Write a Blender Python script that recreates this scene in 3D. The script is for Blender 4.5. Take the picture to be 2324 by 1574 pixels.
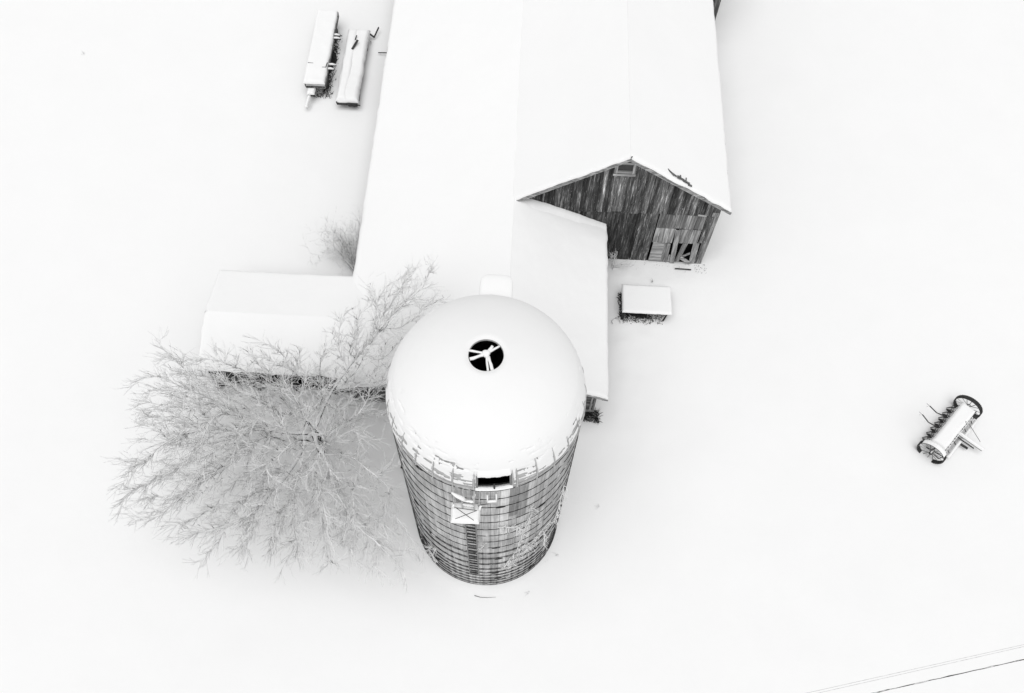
import bpy, math, random
import numpy as np
from mathutils import Matrix, Vector
for o in list(bpy.data.objects): bpy.data.objects.remove(o)
S = bpy.context.scene
COL = S.collection
rnd = random.Random(7)
nrs = np.random.RandomState(11)

# ---------------------------------------------------------------- camera
cam_d = bpy.data.cameras.new('camera')
cam = bpy.data.objects.new('camera', cam_d); COL.objects.link(cam)
cam_d.sensor_width = 36.0; cam_d.lens = 36.0 * 2016 / 2324
cam_d.clip_start = 0.5; cam_d.clip_end = 3000
dn = Vector((-52, 1054, 2016)).normalized()               # world down seen in camera axes (x right, y down, z forward)
fw = (Vector((0, 0, 1)) - dn * dn.z).normalized()
rt = fw.cross(-dn)
Rm = Matrix((rt, fw, -dn))                                # camera axes -> world
cx_, cy_, cz_ = Rm @ Vector((1, 0, 0)), Rm @ Vector((0, -1, 0)), Rm @ Vector((0, 0, -1))
M = Matrix((cx_, cy_, cz_)).transposed().to_4x4()
M.translation = Vector((0, 0, 37.7))
cam.matrix_world = M
S.camera = cam

# ---------------------------------------------------------------- world, sun, exposure
SUN_EL, SUN_AZ = 75.0, 186.0                               # high up behind thick even cloud
W = bpy.data.worlds.new('World'); S.world = W; W.use_nodes = True
nt = W.node_tree; nt.nodes.clear()
sky = nt.nodes.new('ShaderNodeTexSky'); sky.sky_type = 'NISHITA'; sky.sun_disc = False
sky.sun_elevation = math.radians(SUN_EL); sky.sun_rotation = math.radians(SUN_AZ)
sky.air_density = 1.0; sky.dust_density = 0.3; sky.altitude = 200
bw = nt.nodes.new('ShaderNodeRGBToBW'); bg = nt.nodes.new('ShaderNodeBackground'); wo = nt.nodes.new('ShaderNodeOutputWorld')
nt.links.new(sky.outputs[0], bw.inputs[0]); nt.links.new(bw.outputs[0], bg.inputs[0]); nt.links.new(bg.outputs[0], wo.inputs[0])
bg.inputs[1].default_value = 0.15
sd = bpy.data.lights.new('sun', 'SUN'); sd.energy = 1.5; sd.angle = math.radians(55); sd.color = (1, 1, 1)
sun = bpy.data.objects.new('sun', sd); COL.objects.link(sun)
az, el = math.radians(SUN_AZ), math.radians(SUN_EL)
sdir = Vector((math.sin(az) * math.cos(el), math.cos(az) * math.cos(el), math.sin(el)))
sun.rotation_euler = sdir.to_track_quat('Z', 'Y').to_euler()
S.view_settings.view_transform = 'Standard'; S.view_settings.look = 'None'
S.view_settings.gamma = 1.0; S.view_settings.use_curve_mapping = False
S.view_settings.exposure = 0.45

# ---------------------------------------------------------------- materials
def mat(name):
    m = bpy.data.materials.new(name); m.use_nodes = True
    t = m.node_tree; b = t.nodes['Principled BSDF']
    b.inputs['Roughness'].default_value = 0.9
    b.inputs['Specular IOR Level'].default_value = 0.15
    return m, t, b
def N(t, typ, **k):
    n = t.nodes.new(typ)
    for a, v in k.items(): setattr(n, a, v)
    return n
def ramp(t, src, stops):
    r = N(t, 'ShaderNodeValToRGB'); e = r.color_ramp.elements
    while len(e) > 1: e.remove(e[-1])
    e[0].position, e[0].color = stops[0][0], (stops[0][1],) * 3 + (1,)
    for p, c in stops[1:]:
        q = e.new(p); q.color = (c,) * 3 + (1,)
    t.links.new(src, r.inputs[0]); return r.outputs[0]
def noise(t, vec, scale, detail=4, rough=.55, w=None, dim='3D'):
    n = N(t, 'ShaderNodeTexNoise'); n.noise_dimensions = '4D' if w is not None else dim
    n.inputs['Scale'].default_value = scale; n.inputs['Detail'].default_value = detail; n.inputs['Roughness'].default_value = rough
    if vec is not None: t.links.new(vec, n.inputs['Vector'])
    if w is not None: t.links.new(w, n.inputs['W'])
    return n.outputs['Fac']
def mapping(t, vec, sc, loc=(0, 0, 0)):
    m = N(t, 'ShaderNodeMapping'); m.inputs['Scale'].default_value = sc; m.inputs['Location'].default_value = loc
    t.links.new(vec, m.inputs['Vector']); return m.outputs[0]
def math_(t, op, a, b=None, clamp=False):
    n = N(t, 'ShaderNodeMath', operation=op, use_clamp=clamp)
    for i, v in enumerate((a, b)):
        if v is None: continue
        if isinstance(v, (int, float)): n.inputs[i].default_value = v
        else: t.links.new(v, n.inputs[i])
    return n.outputs[0]
def mixc(t, f, a, b):
    n = N(t, 'ShaderNodeMix', data_type='RGBA')
    for i, v in ((0, f), (6, a), (7, b)):
        if isinstance(v, (int, float)):
            n.inputs[i].default_value = v if i == 0 else (v, v, v, 1)
        else: t.links.new(v, n.inputs[i])
    return n.outputs[2]
def bump(t, b, h, strength, dist):
    n = N(t, 'ShaderNodeBump'); n.inputs['Strength'].default_value = strength; n.inputs['Distance'].default_value = dist
    t.links.new(h, n.inputs['Height']); t.links.new(n.outputs[0], b.inputs['Normal'])

SNOW = 0.87
def mk_snow(name='snow', bs=.5, SNOW=SNOW):
    m, t, b = mat(name)
    g = N(t, 'ShaderNodeNewGeometry')
    a = noise(t, g.outputs['Position'], 1.3, 5, .6)
    f = noise(t, g.outputs['Position'], 28, 3, .6)
    h = math_(t, 'ADD', a, math_(t, 'MULTIPLY', f, .08))
    bump(t, b, h, bs, .02)
    c = ramp(t, noise(t, g.outputs['Position'], .35, 3), [(.3, SNOW - .006), (.7, SNOW + .006)])
    t.links.new(c, b.inputs['Base Color'])
    return m
M_SNOW = mk_snow()
M_SNOWR = mk_snow('roof_snow', .25)
M_SNOWD = mk_snow('dimmed_dome_snow', .2, .825)  # dome snow darkened in its colour to offset the strong light there

def snow_on(t, col, lo, hi, nscale=9., namt=.5):
    """snow lying on the upward side of a surface"""
    g = N(t, 'ShaderNodeNewGeometry')
    s = N(t, 'ShaderNodeSeparateXYZ'); t.links.new(g.outputs['Normal'], s.inputs[0])
    n = noise(t, g.outputs['Position'], nscale, 3)
    v = math_(t, 'ADD', s.outputs[2], math_(t, 'MULTIPLY', math_(t, 'SUBTRACT', n, .5), namt * 2))
    mr = N(t, 'ShaderNodeMapRange'); mr.inputs[1].default_value = lo; mr.inputs[2].default_value = hi
    t.links.new(v, mr.inputs[0])
    return mixc(t, mr.outputs[0], col, SNOW)

def mk_wood(name, gain=1.0, fleck=.0, axis='Z', lo=.02, hi=.32, snow=False):
    m, t, b = mat(name)
    tc = N(t, 'ShaderNodeTexCoord'); oi = N(t, 'ShaderNodeObjectInfo')
    w = math_(t, 'MULTIPLY', oi.outputs['Random'], 57.)
    k = {'Z': ((9, 9, .55), (46, 46, 1.6)), 'X': ((.55, 9, 9), (1.6, 46, 46)), 'Y': ((9, .55, 9), (46, 1.6, 46))}[axis]
    n1 = noise(t, mapping(t, tc.outputs['Object'], k[0]), 1., 5, .62, w)
    n2 = noise(t, mapping(t, tc.outputs['Object'], k[1]), 1., 4, .6, w)
    v = math_(t, 'ADD', math_(t, 'MULTIPLY', n1, .62), math_(t, 'MULTIPLY', n2, .38))
    mid = (lo * hi) ** .5
    c = ramp(t, v, [(.38, lo), (.48, mid * .8), (.55, mid * 1.5), (.64, hi)])
    knots = noise(t, mapping(t, tc.outputs['Object'], tuple(5 if q > 5 else 2.2 for q in k[0])), 1.6, 2, .5, w)
    c = mixc(t, ramp(t, knots, [(.69, 0.), (.74, .8)]), c, lo * .6)
    if fleck:
        f = noise(t, mapping(t, tc.outputs['Object'], tuple(30 if q > 5 else 2.4 for q in k[0])), 1., 3, .65, w)
        c = mixc(t, ramp(t, f, [(.63 - fleck * .06, 0.), (.68 - fleck * .05, .8)]), c, .5)
    mu = N(t, 'ShaderNodeMix', data_type='RGBA', blend_type='MULTIPLY'); mu.inputs[0].default_value = 1
    t.links.new(c, mu.inputs[6]); t.links.new(oi.outputs['Color'], mu.inputs[7])
    c = mu.outputs[2]
    if snow: c = snow_on(t, c, .45, .6, 14, .25)
    t.links.new(c, b.inputs['Base Color'])
    bump(t, b, v, .5, .01)
    return m
M_PLANK = mk_wood('weathered_plank', fleck=.5, lo=.015, hi=.7)
M_PLANK_LIGHT = mk_wood('bleached_plank', lo=.2, hi=.8)
M_WOODX = mk_wood('bleached_board_x', axis='X', lo=.24, hi=.8)
M_WOODX_DK = mk_wood('dark_board_x', axis='X', lo=.05, hi=.34)
M_WOODY = mk_wood('dark_board_y', axis='Y', lo=.06, hi=.36)
M_WALL = mk_wood('plain_plank_wall', lo=.03, hi=.25)

def mk_flat(name, c, rough=.85, metal=0., var=.3, sc=6., snow=None):
    m, t, b = mat(name)
    g = N(t, 'ShaderNodeNewGeometry')
    col = ramp(t, noise(t, g.outputs['Position'], sc, 5, .6), [(.3, c * (1 - var)), (.7, c * (1 + var))])
    if snow: col = snow_on(t, col, *snow)
    t.links.new(col, b.inputs['Base Color'])
    b.inputs['Roughness'].default_value = rough; b.inputs['Metallic'].default_value = metal
    return m
M_DARK = mk_flat('dark_interior', .012)  # near-black colour that paints in the shade of unlit insides
M_IRON = mk_flat('rusty_iron', .045, .7)
M_IRONS = mk_flat('snowy_iron', .045, .7, snow=(.72, .85, 12, .3))
M_HOOP = mk_flat('hoop_iron', .035, .7, snow=(1.08, 1.16, 3.2, .62))
M_GALV = mk_flat('galvanised_sheet', .42, .55, .0, .12, 2.5)
M_RAIL = mk_flat('worn_ladder_iron', .2, .6, .0, .2, 5)
M_RIB = mk_flat('galvanised_rib', .45, .55, .0, .2, 5)
M_BARK = mk_flat('snowy_bark', .03, .9, var=.5, sc=14, snow=(.1, .25, 2.0, .95))
M_TWIG = mk_flat('snowy_twig', .03, .9, var=.5, sc=14, snow=(-.1, .1, 3.2, .8))
M_SHRUB = mk_flat('bare_shrub_twig', .17, .9, var=.5, sc=14, snow=(.2, .5, 6, .8))
M_VINE = mk_flat('snowy_vine', .06, .9, var=.5, sc=14, snow=(-.35, .0, 12, .5))
M_GRASS = mk_flat('dead_grass', .05, .95, var=.6, sc=25)
M_DIRT = mk_flat('bare_dirt', .04, .95, var=.5, sc=14)
M_WIRE = mk_flat('frosted_wire', .55, .6)
M_CABLE = mk_flat('dark_cable', .06, .6, var=.4, snow=(1.0, 1.1, 3.5, .6))
M_FOUND = mk_flat('concrete_footing', .26, .9)
M_TANK = mk_flat('painted_tin', .42, .6)

def mk_concrete(name, attr):
    m, t, b = mat(name)
    g = N(t, 'ShaderNodeNewGeometry')
    n1 = noise(t, mapping(t, g.outputs['Position'], (9, 9, .22)), 1., 6, .7)
    n2 = noise(t, mapping(t, g.outputs['Position'], (30, 30, 1.5)), 1., 4, .6)
    n3 = noise(t, g.outputs['Position'], 1.1, 4, .6)
    v = math_(t, 'ADD', math_(t, 'MULTIPLY', n1, .5), math_(t, 'ADD', math_(t, 'MULTIPLY', n2, .2), math_(t, 'MULTIPLY', n3, .3)))
    c = ramp(t, v, [(.35, .22), (.44, .40), (.54, .57), (.64, .76)])
    if attr:
        a = N(t, 'ShaderNodeAttribute', attribute_name='tone'); src = a.outputs['Color']
    else:
        src = N(t, 'ShaderNodeObjectInfo').outputs['Color']
    mu = N(t, 'ShaderNodeMix', data_type='RGBA', blend_type='MULTIPLY'); mu.inputs[0].default_value = 1
    t.links.new(c, mu.inputs[6]); t.links.new(src, mu.inputs[7])
    t.links.new(mu.outputs[2], b.inputs['Base Color'])
    bump(t, b, n2, .4, .008)
    return m
M_CONC = mk_concrete('concrete_stave', False)
M_CONCA = mk_concrete('concrete_stave_wall', True)

# ---------------------------------------------------------------- object helpers
def link(o, parent=None):
    COL.objects.link(o)
    if parent is not None: o.parent = parent
    return o
def obj_from(name, me, m=None, parent=None, loc=(0, 0, 0), rz=0.):
    o = bpy.data.objects.new(name, me); link(o, parent)
    if m is not None and len(me.materials) == 0: me.materials.append(m)
    o.location = loc; o.rotation_euler = (0, 0, rz)
    return o
def mesh(name, v, f, m, parent=None, smooth=False, loc=(0, 0, 0), rz=0.):
    me = bpy.data.meshes.new(name); me.from_pydata([tuple(p) for p in v], [], [tuple(q) for q in f]); me.update()
    if smooth: me.shade_smooth()
    return obj_from(name, me, m, parent, loc, rz)
def empty(name, loc=(0, 0, 0), rz=0., label=None, cat=None, group=None):
    o = bpy.data.objects.new(name, None); COL.objects.link(o); o.location = loc; o.rotation_euler = (0, 0, rz)
    o.empty_display_size = .2
    return tag(o, label, cat, group)
def tag(o, label=None, cat=None, group=None, kind=None):
    if label: o['label'] = label
    if cat: o['category'] = cat
    if group: o['group'] = group
    if kind: o['kind'] = kind
    return o
def bigmesh(name, V, F, m, parent=None, smooth=True, loc=(0, 0, 0), rz=0.):
    """V (n,3) float array, F list of equal-width int arrays"""
    me = bpy.data.meshes.new(name); V = np.asarray(V, np.float32)
    me.vertices.add(len(V)); me.vertices.foreach_set('co', V.ravel())
    F = [np.asarray(a, np.int32) for a in F if len(a)]
    li = np.concatenate([a.ravel() for a in F]); ln = np.concatenate([np.full(len(a), a.shape[1]) for a in F])
    st = np.concatenate([[0], np.cumsum(ln)[:-1]])
    me.loops.add(len(li)); me.loops.foreach_set('vertex_index', li)
    me.polygons.add(len(ln)); me.polygons.foreach_set('loop_start', st.astype(np.int32)); me.polygons.foreach_set('loop_total', ln.astype(np.int32))
    me.update(calc_edges=True); me.validate()
    if smooth: me.shade_smooth()
    return obj_from(name, me, m, parent, loc, rz)

class MB:
    """collects simple shapes into one mesh"""
    def __init__(s): s.v, s.f = [], []
    def add(s, v, f):
        k = len(s.v); s.v += [tuple(p) for p in v]; s.f += [tuple(i + k for i in q) for q in f]; return s
    def box(s, a, b):
        x0, y0, z0 = a; x1, y1, z1 = b
        return s.add([(x0,y0,z0),(x1,y0,z0),(x1,y1,z0),(x0,y1,z0),(x0,y0,z1),(x1,y0,z1),(x1,y1,z1),(x0,y1,z1)],
                     [(0,3,2,1),(4,5,6,7),(0,1,5,4),(1,2,6,5),(2,3,7,6),(3,0,4,7)])
    def bar(s, p, q, w, h, up=(0, 0, 1)):
        p, q = Vector(p), Vector(q); d = (q - p).normalized(); sx = d.cross(Vector(up))
        if sx.length < 1e-4: sx = d.cross(Vector((1, 0, 0)))
        sx.normalize(); sz = sx.cross(d)
        c = [(-w/2, -h/2), (w/2, -h/2), (w/2, h/2), (-w/2, h/2)]
        return s.add([e + sx * a + sz * b for e in (p, q) for a, b in c],
                     [(0,1,2,3),(7,6,5,4),(0,4,5,1),(1,5,6,2),(2,6,7,3),(3,7,4,0)])
    def tube(s, pts, r, n=6, r1=None, cap=True):
        pts = [Vector(p) for p in pts]; m = len(pts); k0 = len(s.v); V = []
        rr = r if isinstance(r, (list, tuple)) else [r + ((r1 if r1 is not None else r) - r) * i / max(1, m - 1) for i in range(m)]
        for i, p in enumerate(pts):
            d = (pts[min(i + 1, m - 1)] - pts[max(i - 1, 0)]).normalized()
            a = d.cross(Vector((0, 0, 1)))
            if a.length < 1e-3: a = d.cross(Vector((1, 0, 0)))
            a.normalize(); b = a.cross(d)
            for j in range(n):
                t = 2 * math.pi * j / n; V.append(p + (a * math.cos(t) + b * math.sin(t)) * rr[i])
        F = [(i*n+j, i*n+(j+1) % n, (i+1)*n+(j+1) % n, (i+1)*n+j) for i in range(m-1) for j in range(n)]
        if cap: F += [tuple(range(n))[::-1], tuple((m-1)*n + j for j in range(n))]
        return s.add(V, F)
    def prism(s, poly, y0, y1):
        """polygon in x,z extruded along y"""
        n = len(poly)
        v = [(x, y0, z) for x, z in poly] + [(x, y1, z) for x, z in poly]
        return s.add(v, [tuple(range(n)), tuple(range(2*n-1, n-1, -1))] + [(i, i+n, (i+1) % n + n, (i+1) % n) for i in range(n)])
    def build(s, name, m, parent=None, smooth=False, loc=(0, 0, 0), rz=0., bevel=0.):
        o = mesh(name, s.v, s.f, m, parent, smooth, loc, rz)
        if bevel:
            b = o.modifiers.new('bevel', 'BEVEL'); b.width = bevel; b.segments = 1; b.limit_method = 'ANGLE'
        return o

# value noise in numpy, for real relief
_P = nrs.rand(64, 64, 64)
def vn(x, y, z=0.):
    x, y, z = np.broadcast_arrays(np.asarray(x, float), np.asarray(y, float), np.asarray(z, float))
    xi, yi, zi = np.floor(x).astype(int), np.floor(y).astype(int), np.floor(z).astype(int)
    fx, fy, fz = x - xi, y - yi, z - zi
    fx, fy, fz = [q * q * (3 - 2 * q) for q in (fx, fy, fz)]
    r = 0
    for i in (0, 1):
        for j in (0, 1):
            for k in (0, 1):
                r = r + _P[(xi+i) % 64, (yi+j) % 64, (zi+k) % 64] * (fx if i else 1-fx) * (fy if j else 1-fy) * (fz if k else 1-fz)
    return r - .5
def fbm(x, y, z=0., o=4):
    return sum(vn(x * 2**i + 7*i, y * 2**i + 3*i, np.asarray(z) * 2**i) / 2**i for i in range(o))

def grid_faces(nu, nv, off=0, wrap=False):
    i, j = np.meshgrid(np.arange(nu - (0 if wrap else 1)), np.arange(nv - 1), indexing='ij')
    i2 = (i + 1) % nu
    return (np.stack([i*nv+j, i2*nv+j, i2*nv+j+1, i*nv+j+1], -1).reshape(-1, 4) + off)

def snow_slab(name, c, t, parent, nu=60, nv=60, rnd_=.18, rough=.02, wob=.03, m=None, seed=0., over=.02, flat=''):
    """snow lying on a sloping quad c = (p00, p10, p11, p01); rounded, slightly uneven edges"""
    c = [np.array(p, float) for p in c]
    def sp(n):
        a = np.linspace(0, 1, n); e = np.array([.004, .012, .025]); return np.unique(np.concatenate([a, e, 1 - e]))
    u, v = sp(nu), sp(nv); U, Vv = np.meshgrid(u, v, indexing='ij')
    P = ((1-U)*(1-Vv))[..., None]*c[0] + (U*(1-Vv))[..., None]*c[1] + (U*Vv)[..., None]*c[2] + ((1-U)*Vv)[..., None]*c[3]
    lu = np.linalg.norm(c[1]-c[0]); lv = np.linalg.norm(c[3]-c[0])
    eu, ev = (c[1]-c[0])/lu, (c[3]-c[0])/lv
    # flat names edges that run on into other snow and so are not rounded: a (u=0), b (u=1), c (v=0), d (v=1)
    big = 1e3
    du = np.minimum(np.where('a' in flat, big, U), np.where('b' in flat, big, 1-U))*lu
    dv = np.minimum(np.where('c' in flat, big, Vv), np.where('d' in flat, big, 1-Vv))*lv
    d = np.minimum(du, dv); q = np.clip(d / rnd_, 0, 1)
    h = t * np.sqrt(np.clip(1 - (1-q)**2, 0, 1)) * .9 + t * .1
    X, Y = P[..., 0], P[..., 1]
    h = h + rough * fbm(X*.6+seed, Y*.6, seed) * q + rough * .35 * fbm(X*3+seed, Y*3, seed) * q
    wu, wv = wob * fbm(X*2.3, Y*2.3, 3+seed) * 2, wob * fbm(X*2.3, Y*2.3, 9+seed) * 2
    k = 1 - np.clip(d / .35, 0, 1)
    P = P + (wu*k)[..., None]*eu + (wv*k)[..., None]*ev
    sgn_u = np.where(U < .5, -1, 1) * (du < .001) * over; sgn_v = np.where(Vv < .5, -1, 1) * (dv < .001) * over
    P = P + sgn_u[..., None]*eu + sgn_v[..., None]*ev
    P[..., 2] += h
    A, B = U.shape
    V = P.reshape(-1, 3); F = [grid_faces(A, B)]
    # skirt down to the boards
    ring = np.concatenate([np.arange(A)*B, (A-1)*B+np.arange(1, B), np.arange(A-2, -1, -1)*B+B-1, np.arange(B-2, 0, -1)])
    low = V[ring].copy(); low[:, 2] -= t * .1 + .02; k = len(V)
    V = np.vstack([V, low]); n = len(ring); a = np.arange(n); b = (a+1) % n
    F.append(np.stack([ring[b], ring[a], k+a, k+b], -1))
    nrm = np.cross(c[1]-c[0], c[3]-c[0])
    if nrm[2] < 0: F = [f[:, ::-1] for f in F]
    return bigmesh(name, V, F, m or M_SNOWR, parent)

# ---------------------------------------------------------------- ground
def ground():
    ax = np.unique(np.concatenate([np.linspace(-24, 30, 271), np.linspace(-60, 70, 66), np.array([-900, -500, -250, -120, 120, 250, 500, 900])]))
    ay = np.unique(np.concatenate([np.linspace(-4, 46, 251), np.linspace(-40, 80, 61), np.array([-900, -500, -250, -120, 120, 250, 500, 900])]))
    X, Y = np.meshgrid(ax, ay, indexing='ij')
    near = np.clip(1 - np.maximum(np.abs(X) - 40, np.abs(Y - 20) - 30) / 40, 0, 1)
    Z = (.06 * fbm(X*.12, Y*.12, 1.5) + .025 * fbm(X*.5, Y*.5, 4.2)) * near
    # trampled, uneven snow in the yard by the gable and under the drip line of the shed
    yard = np.exp(-(((X-6.3)/2.6)**2 + ((Y-23.2)/2.3)**2)) + .55*np.exp(-(((X-5.0)/1.3)**2 + ((Y-18.5)/4.5)**2))
    Z += .10 * yard * fbm(X*1.6, Y*1.6, 8.1, 4) + .045 * yard * np.clip(fbm(X*3.1+9, Y*3.1, 2.7, 2)-.12, 0, 1) * 2
    Z -= .03 * yard
    side = np.exp(-((X-10.6)/1.2)**2) * (Y > 25)
    Z += .07 * side * fbm(X*1.1, Y*1.1, 2.2, 3)
    # drift against the silo foot and the gable
    r = np.hypot(X+.72, Y-11.42); Z += .05 * np.exp(-((r-3.1)/.35)**2)
    V = np.stack([X, Y, Z], -1).reshape(-1, 3)
    g = bigmesh('ground', V, [grid_faces(len(ax), len(ay))], M_SNOW)
    tag(g, kind='structure', label='open field covered in smooth deep snow')
ground()

# ---------------------------------------------------------------- silo
SX, SY, SR, SH = -.72, 11.40, 3.04, 12.74
def silo():
    root = empty('silo', (SX, SY, 0), 0, 'tall round concrete stave silo with snow covered domed roof', 'silo')
    NC, RH, TH = 64, .762, .06
    HA = (-1.4, 16.6)                                       # hatch angles, degrees right of front
    cache = {}
    def stave_mesh(h):
        k = round(h, 3)
        if k in cache: return cache[k]
        da = 2*math.pi/NC; ga = .0045/SR; gz = .004
        V, F = [], []
        a = np.linspace(-da/2+ga, da/2-ga, 4); ro = [SR-.008, SR, SR, SR-.008]
        for z in (gz, h-gz):
            for t, r in zip(a, ro): V.append((r*math.cos(t), r*math.sin(t), z))
            for t in a[[0, 3]]: V.append(((SR-TH)*math.cos(t), (SR-TH)*math.sin(t), z))
        F = [(i, i+1, i+7, i+6) for i in range(3)] + [(4, 0, 6, 10), (3, 5, 11, 9), (6, 7, 8, 9, 11, 10), (3, 2, 1, 0, 4, 5)]
        me = bpy.data.meshes.new('stave'); me.from_pydata(V, [], F); me.update(); me.materials.append(M_CONC)
        cache[k] = me; return me
    coltone = [.82 + .3*rnd.random() for _ in range(NC)]
    items = []
    for c in range(NC):
        th = -math.pi/2 + (c+.5)*2*math.pi/NC
        z = -RH/2*(c % 2)
        while z < SH - .02:
            z0, z1 = max(0., z), min(SH, z+RH)
            if z1-z0 > .05:
                p = Vector((SX+SR*math.cos(th), SY+SR*math.sin(th), (z0+z1)/2)); v = Vector((0, 0, 37.7)) - p
                vis = v.x*math.cos(th) + v.y*math.sin(th)
                deg = (math.degrees(th)+90+180) % 360-180
                tone = coltone[c]*(.94+.12*rnd.random())
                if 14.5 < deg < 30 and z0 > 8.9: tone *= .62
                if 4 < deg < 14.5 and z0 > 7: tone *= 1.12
                if deg < -18 or deg > 32: tone *= .86  # flank staves darkened, side shade put into their tone
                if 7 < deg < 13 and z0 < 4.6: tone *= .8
                items.append((vis*(z1-z0)/v.length**3 if vis > 0 else -1, th, z0, z1, tone))
            z += RH
    items.sort(key=lambda q: -q[0])
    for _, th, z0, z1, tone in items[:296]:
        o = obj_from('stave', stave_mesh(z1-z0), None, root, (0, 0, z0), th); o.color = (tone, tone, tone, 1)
    V, F, T = [], [], []
    for _, th, z0, z1, tone in items[296:]:
        me = stave_mesh(z1-z0); k = len(V); c, s = math.cos(th), math.sin(th)
        V += [(v.co.x*c-v.co.y*s, v.co.x*s+v.co.y*c, v.co.z+z0) for v in me.vertices]
        for p in me.polygons: F.append(tuple(i+k for i in p.vertices)); T.append(tone)
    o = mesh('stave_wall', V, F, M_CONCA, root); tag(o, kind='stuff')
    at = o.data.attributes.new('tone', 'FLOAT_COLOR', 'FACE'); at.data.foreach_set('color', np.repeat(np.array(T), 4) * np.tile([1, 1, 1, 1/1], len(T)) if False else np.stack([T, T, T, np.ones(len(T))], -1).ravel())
    # dark mortar core behind the joints, and the floor inside
    n = 96; b = MB()
    a = [2*math.pi*i/n for i in range(n)]; ro, ri = SR-.016, SR-.12
    for r, flip in ((ro, False), (ri, True)):
        v = [(r*math.cos(t), r*math.sin(t), z) for z in (0.01, SH-.03) for t in a]
        b.add(v, [(i, (i+1) % n, n+(i+1) % n, n+i)[::-1 if flip else 1] for i in range(n)])
    b.add([(ro*math.cos(t), ro*math.sin(t), .4) for t in a], [tuple(range(n))])
    b.build('mortar_core', mk_flat('mortar', .09), root)
    # hoops
    hz = [12.42, 11.62, 10.82, 10.02, 9.2, 8.36, 7.6, 6.82, 6.04, 5.3, 5.16, 4.56, 4.42, 3.72, 3.58, 2.95, 2.82, 2.4, 2.26, 1.9, 1.76, 1.44, 1.3, 1.0, .86, .56, .42, .16]
    n = 144
    for i, z in enumerate(hz):
        b = MB(); r0, r1, hh = SR-.004, SR+.018, .0095
        prof = [(r0, -hh), (r1-.004, -hh), (r1, -.004), (r1, .004), (r1-.004, hh), (r0, hh)]; m = len(prof)
        tilt = .012*rnd.uniform(-1, 1); ph = rnd.random()*6
        V = [(r*math.cos(t), r*math.sin(t), z+dz+tilt*math.sin(t+ph)+.006*math.sin(7*t+ph)) for t in (2*math.pi*k/n for k in range(n)) for r, dz in prof]
        b.add(V, [(k*m+j, k*m+(j+1) % m, ((k+1) % n)*m+(j+1) % m, ((k+1) % n)*m+j) for k in range(n) for j in range(m)])
        for k in range(0 if i % 2 else 1):                       # tightening lugs
            t = rnd.uniform(-math.pi*.8, -math.pi*.2) if k else math.radians(-90+[-38, 25, 11.6, -14, 40, -1, -50, -14.5, 9.3, 30][i % 10])
            b.tube([((r1+.01)*math.cos(t+q), (r1+.01)*math.sin(t+q), z+.012*q/.05) for q in (-.05, -.025, 0, .025, .05)], [.01, .02, .024, .02, .01], 6)
        b.build('hoop', M_HOOP, root, smooth=True)
    # dome: metal shell with hatch opening and vent hole
    DR, DH, Z0 = SR+.02, 2.60, SH-.02
    HOLE = .5
    phmax = math.acos(HOLE/DR)
    def dp(deg, ph, off=0.):
        t = math.radians(deg-90); r = (DR+off)*math.cos(ph); return (r*math.cos(t), r*math.sin(t), Z0+(DH+off)*math.sin(ph))
    degs = np.unique(np.concatenate([np.linspace(-180, 180, 121)[:-1], HA])); phs = np.unique(np.concatenate([np.linspace(0, phmax, 30), [.045, .30]]))
    V = [dp(d, p) for d in degs for p in phs]; nv = len(phs); nu = len(degs); F = []
    for i in range(nu):
        dm = (degs[i] + (degs[i+1] if i+1 < nu else 180))/2
        for j in range(nv-1):
            pm = (phs[j]+phs[j+1])/2
            if HA[0] < dm < HA[1] and .045 < pm < .30: continue
            i2 = (i+1) % nu; F.append((i*nv+j, i2*nv+j, i2*nv+j+1, i*nv+j+1))
    dome = mesh('dome', V, F, M_GALV, root, smooth=True)
    sol = dome.modifiers.new('thick', 'SOLIDIFY'); sol.thickness = .012; sol.offset = -1
    ribd = [-3.6+12*k for k in range(30) if k != 1] + [17.9]
    for d in ribd:
        b = MB(); w = .022/DR; pts = list(np.linspace(0., phmax*.97, 14))
        V = []
        def ring(deg, ph, low=0.):
            out = []
            for s, off in ((-1, -.005), (-1, .035), (1, .035), (1, -.005)):
                t = math.radians(deg-90); rr = (DR+off)*math.cos(ph); x, y, z = rr*math.cos(t), rr*math.sin(t), Z0+(DH+off)*math.sin(ph)-low
                out.append((x - math.sin(t)*s*.017, y + math.cos(t)*s*.017, z))
            return out
        R = [ring(d, 0, rnd.uniform(.08, .3))] + [ring(d, p) for p in pts]
        V = [p for r in R for p in r]
        F = [(i*4+j, i*4+(j+1) % 4, i*4+4+(j+1) % 4, i*4+4+j) for i in range(len(R)-1) for j in range(4)] + [(3, 2, 1, 0)]
        b.add(V, F); b.build('rib', M_RIB, dome)
    # rim flange ring
    b = MB(); n = 120
    V = [(r*math.cos(t), r*math.sin(t), z) for t in (2*math.pi*k/n for k in range(n)) for r, z in ((SR-.02, Z0-.05), (DR+.02, Z0-.05), (DR+.025, Z0+.02), (DR-.01, Z0+.02))]
    b.add(V, [(k*4+j, k*4+(j+1) % 4, ((k+1) % n)*4+(j+1) % 4, ((k+1) % n)*4+j) for k in range(n) for j in range(4)]); b.build('rim_flange', M_RIB, dome)
    # snow on the dome, thinning to patches towards the steep rim
    dg = np.linspace(-180, 180, 1000, endpoint=False); ps = np.concatenate([np.linspace(.02, .62, 66), np.linspace(.64, phmax, 46)])
    D, Pp = np.meshgrid(dg, ps, indexing='ij')
    T = np.radians(D-90); X, Y, Zz = np.cos(T)*np.cos(Pp), np.sin(T)*np.cos(Pp), np.sin(Pp)
    lim = .10 + .12*fbm(np.cos(T)*2+5, np.sin(T)*2+5, 1.)     # where the snow becomes continuous
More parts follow.
